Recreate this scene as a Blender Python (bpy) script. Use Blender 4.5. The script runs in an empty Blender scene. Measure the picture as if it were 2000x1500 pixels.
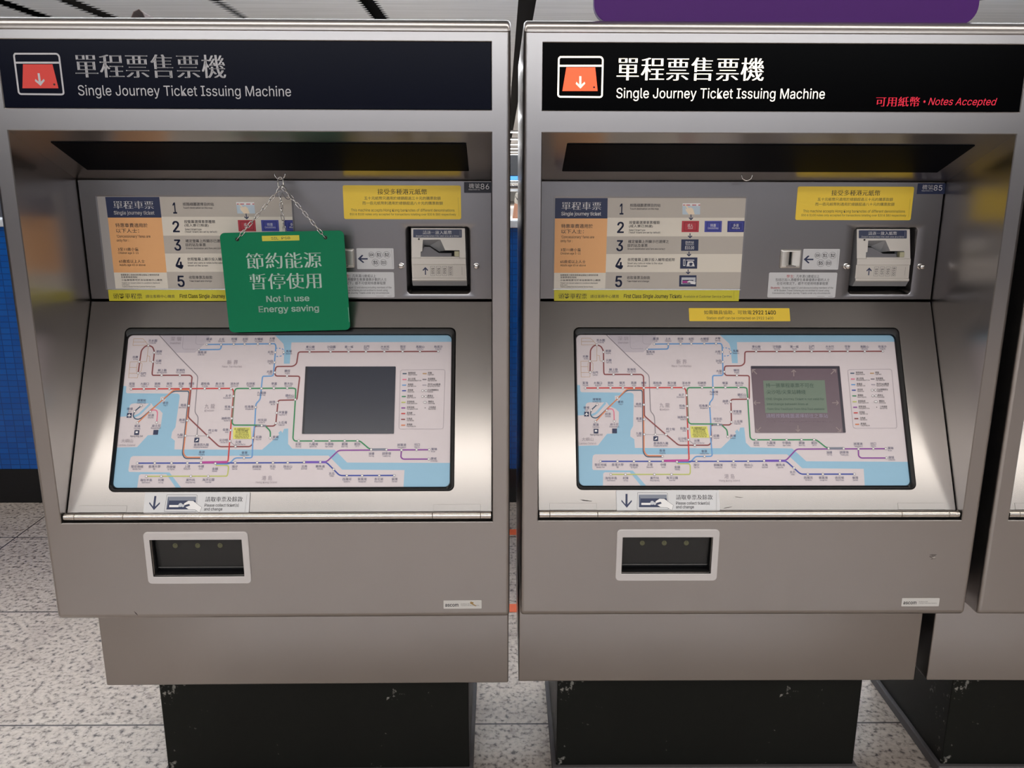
import bpy, bmesh, math, random
from mathutils import Vector, Matrix
from mathutils.geometry import tessellate_polygon

random.seed(7)
scene = bpy.context.scene
COL = scene.collection

# ------------------------------------------------------------------ camera
CAM_POS = Vector((-0.0367, -1.6807, 1.5454))
F_PX, PITCH, YAW, ROLL = 1621.67, 0.2412, 0.0098, 0.0029
fwd = Vector((math.sin(YAW) * math.cos(PITCH), math.cos(YAW) * math.cos(PITCH), -math.sin(PITCH)))
right0 = Vector((math.cos(YAW), -math.sin(YAW), 0))
down0 = fwd.cross(right0)
rightc = right0 * math.cos(ROLL) - down0 * math.sin(ROLL)
downc = right0 * math.sin(ROLL) + down0 * math.cos(ROLL)
cam_data = bpy.data.cameras.new('camera')
cam = bpy.data.objects.new('camera', cam_data)
COL.objects.link(cam)
cam.matrix_world = Matrix(((rightc.x, -downc.x, -fwd.x, CAM_POS.x), (rightc.y, -downc.y, -fwd.y, CAM_POS.y),
                           (rightc.z, -downc.z, -fwd.z, CAM_POS.z), (0, 0, 0, 1)))
cam_data.sensor_width = 36
cam_data.lens = F_PX / 2000 * 36
cam_data.clip_start = 0.05
scene.camera = cam

# ------------------------------------------------------------------ world, lights, exposure
scene.view_settings.view_transform = 'Standard'
scene.view_settings.look = 'None'
scene.view_settings.gamma = 1
scene.view_settings.use_curve_mapping = False
scene.view_settings.exposure = 0.0
world = bpy.data.worlds.new('world')
scene.world = world
world.use_nodes = True
world.node_tree.nodes['Background'].inputs[0].default_value = (0.75, 0.8, 0.9, 1)
world.node_tree.nodes['Background'].inputs[1].default_value = 0.12


def area(name, x, y, z, sx, sy, power, color):
    d = bpy.data.lights.new(name, 'AREA')
    d.shape = 'RECTANGLE'
    d.size, d.size_y = sx, sy
    d.energy = power
    d.color = color
    o = bpy.data.objects.new(name, d)
    COL.objects.link(o)
    o.location = (x, y, z)
    return o


WARM, COOL = (1.0, 0.93, 0.85), (0.94, 0.965, 1.0)
# fluorescent rows of the concourse ceiling; the two upward rows are added fill
area('ceiling_lamp_row', 0.0, -0.50, 2.94, 9.0, 0.22, 48, WARM)
area('ceiling_lamp_row', 0.0, -2.75, 2.94, 9.0, 0.28, 66, WARM)
area('ceiling_lamp_row', 0.0, -6.0, 2.94, 9.0, 0.30, 350, COOL)
area('ceiling_lamp_row', 0.0, -8.6, 2.94, 9.0, 0.30, 80, COOL)
area('ceiling_lamp_row', -1.0, 1.35, 2.94, 9.0, 0.30, 45, COOL)
up = area('ceiling_fill_row', 0.0, 3.2, 2.60, 12.0, 0.20, 800, COOL)  # unseen upward light, added to brighten the ceiling behind the machines
area('ceiling_fill_row', 0.0, -4.6, 2.72, 9.0, 0.20, 90, COOL).rotation_euler = (math.radians(180), 0, 0)  # added upward fill, out of view, brightens the ceiling mirrored in the steel
up.rotation_euler = (math.radians(180 - 25), 0, 0)
area('ceiling_lamp_row', 0.0, 9.5, 2.94, 12.0, 0.40, 420, COOL)
area('ceiling_lamp_row', 0.0, 18.0, 2.94, 12.0, 0.40, 700, COOL)
area('ceiling_lamp_row', 0.0, 32.0, 2.90, 14.0, 0.50, 1100, COOL)
area('ceiling_lamp_row', 0.0, 48.0, 2.90, 14.0, 0.50, 1400, COOL)


# ------------------------------------------------------------------ materials
def srgb(r, g, b):
    f = lambda c: (c / 255 / 12.92) if c <= 10 else ((c / 255 + 0.055) / 1.055) ** 2.4
    return (f(r), f(g), f(b), 1)


MATS = {}


def mat(name, col, rough=0.5, metal=0.0, emit=None, estr=0.0, spec=0.5):
    if name in MATS:
        return MATS[name]
    m = bpy.data.materials.new(name)
    m.use_nodes = True
    b = m.node_tree.nodes['Principled BSDF']
    b.inputs['Base Color'].default_value = col if len(col) == 4 else (*col, 1)
    b.inputs['Roughness'].default_value = rough
    b.inputs['Metallic'].default_value = metal
    b.inputs['Specular IOR Level'].default_value = spec
    if emit:
        b.inputs['Emission Color'].default_value = emit
        b.inputs['Emission Strength'].default_value = estr
    MATS[name] = m
    return m


def nodes_of(m):
    nt = m.node_tree
    return nt, nt.nodes, nt.links, nt.nodes['Principled BSDF']


def new(nt, typ, **kw):
    n = nt.nodes.new(typ)
    for k, v in kw.items():
        setattr(n, k, v)
    return n


def coords(nt, scale, kind='Object'):
    tc = nt.nodes.new('ShaderNodeTexCoord')
    mp = nt.nodes.new('ShaderNodeMapping')
    mp.inputs['Scale'].default_value = scale
    nt.links.new(tc.outputs[kind], mp.inputs['Vector'])
    return mp.outputs['Vector']


def noise(nt, vec, scale, detail=3, rough=0.55):
    n = nt.nodes.new('ShaderNodeTexNoise')
    n.inputs['Scale'].default_value = scale
    n.inputs['Detail'].default_value = detail
    n.inputs['Roughness'].default_value = rough
    nt.links.new(vec, n.inputs['Vector'])
    return n.outputs['Fac']


def ramp(nt, fac, stops):
    r = nt.nodes.new('ShaderNodeValToRGB')
    els = r.color_ramp.elements
    while len(els) < len(stops):
        els.new(0.5)
    for e, (p, c) in zip(els, stops):
        e.position = p
        e.color = c
    nt.links.new(fac, r.inputs['Fac'])
    return r.outputs['Color']


def maprange(nt, fac, a, b, c, d):
    r = nt.nodes.new('ShaderNodeMapRange')
    for i, v in enumerate((a, b, c, d)):
        r.inputs[i + 1].default_value = v
    nt.links.new(fac, r.inputs[0])
    return r.outputs[0]


def steel(name, lo, hi, r0, r1):
    m = mat(name, hi, 0.3, 1.0)
    nt, N, L, b = nodes_of(m)
    big = noise(nt, coords(nt, (1.2, 1.2, 2.2)), 2.5, 1)
    L.new(ramp(nt, big, [(0.2, lo), (0.8, hi)]), b.inputs['Base Color'])
    b.inputs['Roughness'].default_value = (r0 + r1) / 2
    return m


STEEL = steel('brushed_steel', (0.40, 0.383, 0.38, 1), (0.42, 0.40, 0.395, 1), 0.22, 0.33)
STEEL_D = steel('brushed_steel_door', (0.40, 0.383, 0.375, 1), (0.42, 0.40, 0.39, 1), 0.19, 0.23)
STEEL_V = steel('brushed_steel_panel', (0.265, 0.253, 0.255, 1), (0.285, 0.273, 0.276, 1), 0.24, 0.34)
CHROME = mat('polished_steel', (0.72, 0.69, 0.66, 1), 0.16, 1.0)
HINGE = mat('hinge_steel', (0.66, 0.62, 0.58, 1), 0.24, 1.0)
VOID = mat('dark_gap', (0.004, 0.004, 0.004, 1), 0.8)
BEZEL = mat('black_rubber', srgb(8, 8, 10), 0.3, spec=0.3)
LAMPGLASS = mat('tinted_acrylic', srgb(8, 10, 15), 0.45, spec=0.03)
FRAMEGREY = mat('tray_frame_grey', srgb(204, 199, 198), 0.42)
ACRYL = mat('smoked_flap', srgb(30, 31, 32), 0.22)
PLASTIC = mat('acceptor_plastic', srgb(222, 216, 208), 0.38)
PLASTIC_D = mat('acceptor_plastic_grey', srgb(150, 150, 152), 0.42)

plinth_m = mat('plinth_black_paint', srgb(24, 26, 24), 0.45, spec=0.2)
nt, N, L, b = nodes_of(plinth_m)
v = coords(nt, (1, 1, 1))
n1 = noise(nt, v, 55, 3, 0.6)
n2 = noise(nt, v, 5, 2)
mu = nt.nodes.new('ShaderNodeMath')
mu.operation = 'MULTIPLY'
L.new(n1, mu.inputs[0])
L.new(n2, mu.inputs[1])
L.new(ramp(nt, mu.outputs[0], [(0.0, srgb(13, 15, 13)), (0.40, srgb(19, 21, 18)), (0.445, srgb(120, 118, 112)), (0.5, srgb(150, 148, 140))]), b.inputs['Base Color'])

floor_m = mat('granite_tiles', (0.6, 0.57, 0.56, 1), 0.32)
nt, N, L, b = nodes_of(floor_m)
v = coords(nt, (1, 1, 1))
speck = noise(nt, v, 62, 4, 0.62)
speck2 = noise(nt, v, 21, 3, 0.6)
patch = noise(nt, v, 4.5, 4, 0.6)
base = ramp(nt, speck, [(0.33, srgb(70, 62, 60)), (0.41, srgb(146, 134, 124)), (0.48, srgb(184, 171, 159)), (0.66, srgb(203, 190, 178))])
flk = ramp(nt, speck2, [(0.28, (0.62, 0.58, 0.57, 1)), (0.40, (0.95, 0.94, 0.93, 1)), (0.6, (1, 1, 1, 1))])
ptc = ramp(nt, patch, [(0.30, (0.82, 0.80, 0.80, 1)), (0.5, (1, 1, 1, 1))])


def mulcol(nt, a, c):
    m = nt.nodes.new('ShaderNodeMix')
    m.data_type = 'RGBA'
    m.blend_type = 'MULTIPLY'
    m.inputs[0].default_value = 1
    nt.links.new(a, m.inputs[6])
    nt.links.new(c, m.inputs[7])
    return m.outputs[2]


brick = nt.nodes.new('ShaderNodeTexBrick')
brick.offset = 0
brick.inputs['Color1'].default_value = (1, 1, 1, 1)
brick.inputs['Color2'].default_value = (0.95, 0.95, 0.95, 1)
brick.inputs['Mortar'].default_value = (0.10, 0.09, 0.09, 1)
brick.inputs['Scale'].default_value = 1
brick.inputs['Mortar Size'].default_value = 0.0035
brick.inputs['Brick Width'].default_value = 1.31
brick.inputs['Row Height'].default_value = 0.655
tc = nt.nodes.new('ShaderNodeTexCoord')
mp_ = nt.nodes.new('ShaderNodeMapping')
mp_.inputs['Location'].default_value = (2.2 + 1.31 * 20, -0.44 + 0.655 * 40, 0)
L.new(tc.outputs['Object'], mp_.inputs['Vector'])
L.new(mp_.outputs[0], brick.inputs['Vector'])
L.new(mulcol(nt, mulcol(nt, mulcol(nt, base, flk), ptc), brick.outputs['Color']), b.inputs['Base Color'])
L.new(maprange(nt, speck, 0.3, 0.7, 0.42, 0.26), b.inputs['Roughness'])

blue_m = mat('blue_mosaic', srgb(10, 78, 158), 0.25)
nt, N, L, b = nodes_of(blue_m)
tc = nt.nodes.new('ShaderNodeTexCoord')
sx = nt.nodes.new('ShaderNodeSeparateXYZ')
cx_ = nt.nodes.new('ShaderNodeCombineXYZ')
L.new(tc.outputs['Object'], sx.inputs[0])
L.new(sx.outputs[0], cx_.inputs[0])
L.new(sx.outputs[2], cx_.inputs[1])
brick = nt.nodes.new('ShaderNodeTexBrick')
brick.offset = 0
brick.inputs['Color1'].default_value = srgb(12, 86, 168)
brick.inputs['Color2'].default_value = srgb(8, 74, 152)
brick.inputs['Mortar'].default_value = srgb(16, 62, 124)
brick.inputs['Scale'].default_value = 1
brick.inputs['Mortar Size'].default_value = 0.002
brick.inputs['Brick Width'].default_value = 0.045
brick.inputs['Row Height'].default_value = 0.028
L.new(cx_.outputs[0], brick.inputs['Vector'])
L.new(brick.outputs['Color'], b.inputs['Base Color'])

ceil_m = mat('ceiling_panel_grey', srgb(178, 182, 184), 0.4)
nt, N, L, b = nodes_of(ceil_m)
L.new(ramp(nt, noise(nt, coords(nt, (0.8, 22, 1)), 1.0, 2), [(0.35, srgb(170, 174, 176)), (0.65, srgb(188, 191, 193))]), b.inputs['Base Color'])

# printed colours
PAL = {
    'sea': (150, 194, 220), 'land': (219, 209, 212), 'grey_land': (199, 190, 198), 'light_rail': (196, 158, 112), 'shenzhen_line': (176, 168, 178),
    'high_speed': (142, 134, 142), 'airport': (62, 88, 112), 'tung_chung': (222, 134, 88), 'disney': (226, 122, 150), 'tuen_ma': (140, 70, 72),
    'east_rail': (108, 160, 214), 'tsuen_wan': (206, 58, 58), 'kwun_tong': (52, 142, 92), 'olive': (194, 200, 108), 'island': (52, 74, 166),
    'tko': (140, 66, 158), 'violet': (112, 80, 184), 'slate': (128, 134, 148), 'slate2': (90, 100, 122), 'magenta': (186, 62, 152), 'brownmix': (150, 110, 100),
    'navy': (32, 44, 82), 'white': (238, 236, 236), 'faint': (170, 160, 168), 'yellow_note': (228, 224, 110), 'ink': (44, 42, 52),
    'band_grey': (196, 188, 178), 'band_cream': (234, 226, 212), 'orange': (246, 184, 124), 'pale_blue': (196, 212, 224), 'button_red': (192, 52, 66),
    'button_red2': (150, 36, 52), 'button_blue': (70, 76, 168), 'button_blue2': (40, 48, 130), 'skin_print': (246, 226, 200), 'pale_grey': (200, 202, 208),
    'lime': (214, 204, 52), 'yellow': (255, 218, 68), 'red_ink': (190, 50, 60), 'board_white': (214, 236, 226), 'lcd_ink': (62, 84, 74),
    'residue': (196, 190, 182), 'residue_dark': (104, 98, 94), 'scratch': (52, 46, 44), 'stain': (158, 128, 78),
    'station_ink': (84, 84, 118), 'sign_black': (6, 6, 8), 'ring': (120, 112, 120),
}


def flat(c):
    if c == 'lit':
        return mat('backlit_white', (0.9, 0.85, 0.75, 1), 0.3, 0, (1.0, 0.90, 0.74, 1), 1.25)
    if c == 'lit2':
        return mat('backlit_arrow', (0.9, 0.7, 0.6, 1), 0.3, 0, (1.0, 0.72, 0.60, 1), 0.85)
    if c == 'sign_red':
        return mat('backlit_red', (0.8, 0.1, 0.03, 1), 0.3, 0, (1.0, 0.085, 0.018, 1), 0.95)
    if c == 'sign_dim':
        return mat('backlit_dim_red', (0.5, 0.01, 0.03, 1), 0.3, 0, (0.75, 0.012, 0.05, 1), 0.55)
    if c == 'off_white':
        return mat('unlit_lettering', srgb(188, 188, 194), 0.45)
    if c == 'off_red':
        return mat('unlit_red', srgb(214, 62, 54), 0.45)
    if c == 'lcd_green':
        return mat('lcd_window', srgb(84, 96, 84), 0.3, 0, srgb(112, 128, 112), 0.35)
    if c in ('lcd_pale', 'lcd_dim', 'lcd_arrow'):
        k = {'lcd_pale': (134, 126, 144), 'lcd_dim': (112, 96, 106), 'lcd_arrow': (124, 110, 110)}[c]
        return mat(c, srgb(*k), 0.3, 0, srgb(*k), 0.3)
    return mat('print_' + c, srgb(*PAL[c]), 0.42)


# ------------------------------------------------------------------ mesh helpers
def finish(bm, name, mats, parent=None, smooth=None, loc=None):
    me = bpy.data.meshes.new(name)
    bmesh.ops.recalc_face_normals(bm, faces=bm.faces) if smooth is not None else None
    bm.to_mesh(me)
    bm.free()
    for m in (mats if isinstance(mats, (list, tuple)) else [mats]):
        me.materials.append(m)
    if smooth:
        for p in me.polygons:
            p.use_smooth = True
        me.set_sharp_from_angle(angle=math.radians(smooth))
    o = bpy.data.objects.new(name, me)
    COL.objects.link(o)
    if parent is not None:
        o.parent = parent
    if loc is not None:
        o.location = loc
    return o


def thing(name, label, cat, loc=(0, 0, 0), rotz=0.0, group=None):
    o = bpy.data.objects.new(name, None)
    o.empty_display_size = 0.1
    COL.objects.link(o)
    o.location = loc
    o.rotation_euler = (0, 0, rotz)
    return tag(o, label, cat, group)


def tag(o, label, cat, group=None):
    o['label'] = label
    o['category'] = cat
    if group:
        o['group'] = group
    return o


def structure(o, label=None, cat=None):
    o['kind'] = 'structure'
    if label:
        tag(o, label, cat)
    return o


def quad(bm, pts, mi=0):
    f = bm.faces.new([bm.verts.new(p) for p in pts])
    f.material_index = mi
    return f


def box(bm, x0, x1, y0, y1, z0, z1, mi=0, bev=0.0, seg=2):
    vs = [bm.verts.new(p) for p in [(x0, y0, z0), (x1, y0, z0), (x1, y1, z0), (x0, y1, z0), (x0, y0, z1), (x1, y0, z1), (x1, y1, z1), (x0, y1, z1)]]
    fs = []
    for idx in [(3, 2, 1, 0), (4, 5, 6, 7), (0, 1, 5, 4), (1, 2, 6, 5), (2, 3, 7, 6), (3, 0, 4, 7)]:
        f = bm.faces.new([vs[i] for i in idx])
        f.material_index = mi
        fs.append(f)
    if bev:
        es = list({e for f in fs for e in f.edges})
        bmesh.ops.bevel(bm, geom=es, offset=bev, segments=seg, affect='EDGES', profile=0.5, material=-1)


def rrect(x0, x1, y0, y1, r, n=5):
    r = max(min(r, (x1 - x0) / 2.01, (y1 - y0) / 2.01), 1e-5)
    out = []
    for cx, cy, a0 in [(x1 - r, y1 - r, 0), (x0 + r, y1 - r, 90), (x0 + r, y0 + r, 180), (x1 - r, y0 + r, 270)]:
        for i in range(n + 1):
            a = math.radians(a0 + 90 * i / n)
            out.append((cx + r * math.cos(a), cy + r * math.sin(a)))
    return out


def loft(bm, loops, cap0=False, cap1=False, mi=0, mis=None):
    """closed loops of equal length, each a list of points"""
    rows = [[bm.verts.new(p) for p in lp] for lp in loops]
    n = len(rows[0])
    for k in range(len(rows) - 1):
        for i in range(n):
            j = (i + 1) % n
            f = bm.faces.new((rows[k][i], rows[k][j], rows[k + 1][j], rows[k + 1][i]))
            f.material_index = mis[k] if mis else mi
    if cap0:
        f = bm.faces.new(rows[0][::-1])
        f.material_index = mi
    if cap1:
        f = bm.faces.new(rows[-1])
        f.material_index = mis[-1] if mis else mi
    return rows


def slab(bm, fr, x0, x1, y0, y1, r, d0, d1, bev=0.0005, mi=0, n=5):
    """rounded plate between depths d0 (back) and d1 (front) in frame fr(x, y, d)"""
    L0 = [fr(x, y, d0) for x, y in rrect(x0, x1, y0, y1, r, n)]
    L1 = [fr(x, y, d1 - bev) for x, y in rrect(x0, x1, y0, y1, r, n)]
    L2 = [fr(x, y, d1) for x, y in rrect(x0 + bev, x1 - bev, y0 + bev, y1 - bev, r - bev, n)]
    loft(bm, [L0, L1, L2], True, True, mi)


def tube(bm, pts, r, n=8, mi=0, closed=False, cap=True):
    pts = [Vector(p) for p in pts]
    m = len(pts)
    rows = []
    up = None
    for i, p in enumerate(pts):
        if closed:
            t = pts[(i + 1) % m] - pts[i - 1]
        else:
            t = pts[min(i + 1, m - 1)] - pts[max(i - 1, 0)]
        t.normalize()
        if up is None:
            up = Vector((0, 0, 1)) if abs(t.z) < 0.9 else Vector((1, 0, 0))
        s = t.cross(up)
        s.normalize()
        up = s.cross(t)
        up.normalize()
        rr = r[i] if isinstance(r, (list, tuple)) else r
        rows.append([bm.verts.new(p + (s * math.cos(2 * math.pi * k / n) + up * math.sin(2 * math.pi * k / n)) * rr) for k in range(n)])
    for i in range(m if closed else m - 1):
        a, c = rows[i], rows[(i + 1) % m]
        for k in range(n):
            f = bm.faces.new((a[k], a[(k + 1) % n], c[(k + 1) % n], c[k]))
            f.material_index = mi
    if cap and not closed:
        bm.faces.new(rows[0][::-1]).material_index = mi
        bm.faces.new(rows[-1]).material_index = mi


def lathe(bm, o, ax, prof, n=20, mi=0):
    """prof: (radius, height) along axis ax from o"""
    o, ax = Vector(o), Vector(ax).normalized()
    s = ax.cross(Vector((1, 0, 0)) if abs(ax.x) < 0.9 else Vector((0, 0, 1))).normalized()
    t = ax.cross(s)
    loops = [[o + ax * h + (s * math.cos(2 * math.pi * k / n) + t * math.sin(2 * math.pi * k / n)) * max(r, 1e-5) for k in range(n)] for r, h in prof]
    loft(bm, loops, True, True, mi)


# ------------------------------------------------------------------ lettering
GLYPHS = {}


def is_cjk(t):
    return any('\u2e80' <= c <= '\u9fff' for c in t)


def load_glyphs(keys):
    """outline every string once with the built-in font and keep its triangles (em = 1)"""
    obs = []
    sans = None
    try:    # the sans typeface that ships with Blender itself
        sans = bpy.data.fonts.load(bpy.utils.system_resource('DATAFILES', path='fonts') + '/Inter.woff2')
    except Exception:
        pass
    for t, st in list(keys) + [('H', '')]:
        cu = bpy.data.curves.new('lettering', 'FONT')
        cu.body = t
        latin = sans and not is_cjk(t)
        if latin:
            cu.font = sans
        cu.size = 1
        cu.resolution_u = 3
        cu.fill_mode = 'FRONT'
        cu.offset = -0.013 if st == 'S' and not latin else 0.0
        if st == 'S':
            cu.space_character = 1.04
        if st == 'i':
            cu.shear = 0.22
        o = bpy.data.objects.new('lettering', cu)
        COL.objects.link(o)
        obs.append((t, st, o, cu))
    dg = bpy.context.evaluated_depsgraph_get()
    dg.update()
    for t, st, o, cu in obs:
        me = bpy.data.meshes.new_from_object(o.evaluated_get(dg))
        vs = [(q.co.x, q.co.y) for q in me.vertices]
        fs = [tuple(p.vertices) for p in me.polygons]
        if st in ('b', 'm'):        # heavier weights: the outline struck several times, slightly shifted
            n, v0, f0 = len(vs), vs, fs
            w_ = 0.016 if st == 'b' else 0.008
            vs = [(x + w_ * sx_, y + w_ * 0.6 * sy_) for sx_ in (-1, 1) for sy_ in (-1, 1) for x, y in v0]
            fs = [tuple(i + n * k for i in f) for k in range(4) for f in f0]
        if st == 'S':               # heavy verticals and light horizontals, as in the printed Song face
            n, v0, f0 = len(vs), vs, fs
            vs = [(x + s, y) for s in (-0.026, 0, 0.026) for x, y in v0]
            fs = [tuple(i + n * k for i in f) for k in range(3) for f in f0]
        GLYPHS[(t, st)] = (vs, fs)
        bpy.data.meshes.remove(me)
    for t, st, o, cu in obs:
        bpy.data.objects.remove(o)
        bpy.data.curves.remove(cu)


def put_text(bm, fr, t, st, x0, x1, y, h, d, mi, flipy=-1):
    vs, fs = GLYPHS[(t, st)]
    if not vs:
        return
    bx0, bx1 = min(q[0] for q in vs), max(q[0] for q in vs)
    by0, by1 = min(q[1] for q in vs), max(q[1] for q in vs)
    kx = (x1 - x0) / (bx1 - bx0)
    if is_cjk(t):
        ky = h / max(by1 - by0, 0.7)
        cy = (by0 + by1) / 2
    elif t == '•':
        ky = h / 0.35
        cy = (by0 + by1) / 2
    else:
        cap = max(q[1] for q in GLYPHS[('H', '')][0])
        ky = h / cap
        cy = cap / 2
    nv = [bm.verts.new(fr(x0 + (q[0] - bx0) * kx, y - (q[1] - cy) * ky, d)) for q in vs]
    for f in fs:
        try:
            bm.faces.new([nv[i] for i in f]).material_index = mi
        except ValueError:
            pass


def place_text(bm, fr, t, st, em, x, y, al, d, mi, sq=1.0):
    vs, fs = GLYPHS[(t, st)]
    w = (max(q[0] for q in vs) - min(q[0] for q in vs)) * em * sq
    x0 = {'c': x - w / 2, 'l': x, 'r': x - w}[al]
    put_text(bm, fr, t, st, x0, x0 + w, y, em * (0.9 if is_cjk(t) else 0.73), d, mi)


def fillet(pts, r):
    if r <= 0 or len(pts) < 3:
        return pts
    out = [pts[0]]
    for a, p, c in zip(pts, pts[1:], pts[2:]):
        a, p, c = Vector(a), Vector(p), Vector(c)
        u, w = a - p, c - p
        k = min(r, u.length * 0.48, w.length * 0.48)
        if k < 1e-6:
            continue
        s, e = p + u.normalized() * k, p + w.normalized() * k
        for i in range(5):
            q = i / 4
            out.append(tuple(s * (1 - q) ** 2 + p * 2 * q * (1 - q) + e * q * q))
    out.append(pts[-1])
    return out


def stroke(bm, fr, pts, w, d, mi, r=0):
    pts = [Vector(p) for p in fillet(pts, r)]
    pts = [p for i, p in enumerate(pts) if i == 0 or (p - pts[i - 1]).length > 1e-4]
    if len(pts) < 2:
        return
    closed = (pts[0] - pts[-1]).length < 0.05 and len(pts) > 3
    L, R = [], []
    for i, p in enumerate(pts):
        a = (p - pts[i - 1]).normalized() if i > 0 else None
        c = (pts[i + 1] - p).normalized() if i < len(pts) - 1 else None
        if a is None:
            a = (pts[-1] - pts[-2]).normalized() if closed else c
        if c is None:
            c = (pts[1] - pts[0]).normalized() if closed else a
        na, nc = Vector((-a.y, a.x)), Vector((-c.y, c.x))
        m = na + nc
        m = m.normalized() if m.length > 1e-6 else na
        k = min(1 / max(m.dot(na), 0.4), 2.0) * w / 2
        L.append(p + m * k)
        R.append(p - m * k)
    lv = [bm.verts.new(fr(p.x, p.y, d)) for p in L]
    rv = [bm.verts.new(fr(p.x, p.y, d)) for p in R]
    for i in range(len(pts) - 1):
        bm.faces.new((lv[i], rv[i], rv[i + 1], lv[i + 1])).material_index = mi


def poly(bm, fr, pts, d, mi):
    tris = tessellate_polygon([[Vector((x, y, 0)) for x, y in pts]])
    vs = [bm.verts.new(fr(x, y, d)) for x, y in pts]
    for t in tris:
        try:
            bm.faces.new([vs[i] for i in t]).material_index = mi
        except ValueError:
            pass


def circle(cx, cy, r, n=14):
    return [(cx + r * math.cos(2 * math.pi * i / n), cy + r * math.sin(2 * math.pi * i / n)) for i in range(n)]


def keys_of(ops, sub=None):
    ks = set()
    for op in ops:
        if op[0] == 'T':
            ks.add(((sub or {}).get(op[2], op[2]), op[7]))
        elif op[0] == 'S':
            ks |= {(op[1], ''), (op[2], '')}
    return ks


def draw(bm, fr, ops, slots, d0, clamp=None, sub=None, recol=None, step=1.6e-5):
    """print a table of marks onto frame fr (millimetres, y down); slots collects the materials used"""
    def mi(c):
        c = (recol or {}).get(c, c)
        if c is None:
            return None
        m = flat(c)
        if m not in slots:
            slots.append(m)
        return slots.index(m)
    d = d0
    top = d0 + step * (sum(1 for o in ops if o[0] in 'PL') + 2)
    for op in ops:
        if op[0] == 'P':
            d += step
            pts = op[2]
            if clamp:
                pts = [(min(max(x, clamp[0]), clamp[1]), min(max(y, clamp[2]), clamp[3])) for x, y in pts]
            k = mi(op[1])
            if k is not None:
                poly(bm, fr, pts, d, k)
        elif op[0] == 'L':
            d += step
            k = mi(op[1])
            if k is not None:
                pts = op[3]
                if clamp:
                    pts = [(min(max(x, clamp[0]), clamp[1]), min(max(y, clamp[2]), clamp[3])) for x, y in pts]
                stroke(bm, fr, pts, op[2], d, k, op[4])
        elif op[0] == 'D':
            poly(bm, fr, circle(op[1], op[2], 2.9), top, mi('ring'))
            poly(bm, fr, circle(op[1], op[2], 2.2), top + step, mi('white'))
        elif op[0] == 'T':
            k = mi(op[1])
            if k is not None:
                put_text(bm, fr, (sub or {}).get(op[2], op[2]), op[7], op[3], op[4], op[5], op[6], max(top, d) + 2 * step, k)
        elif op[0] == 'S':
            k = mi('station_ink')
            place_text(bm, fr, op[1], '', 6.7, op[3], op[4], op[5], top + 2 * step, k)
            place_text(bm, fr, op[2], '', 4.3, op[3], op[4] + 5.4, op[5], top + 2 * step, k, 0.86)


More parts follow.
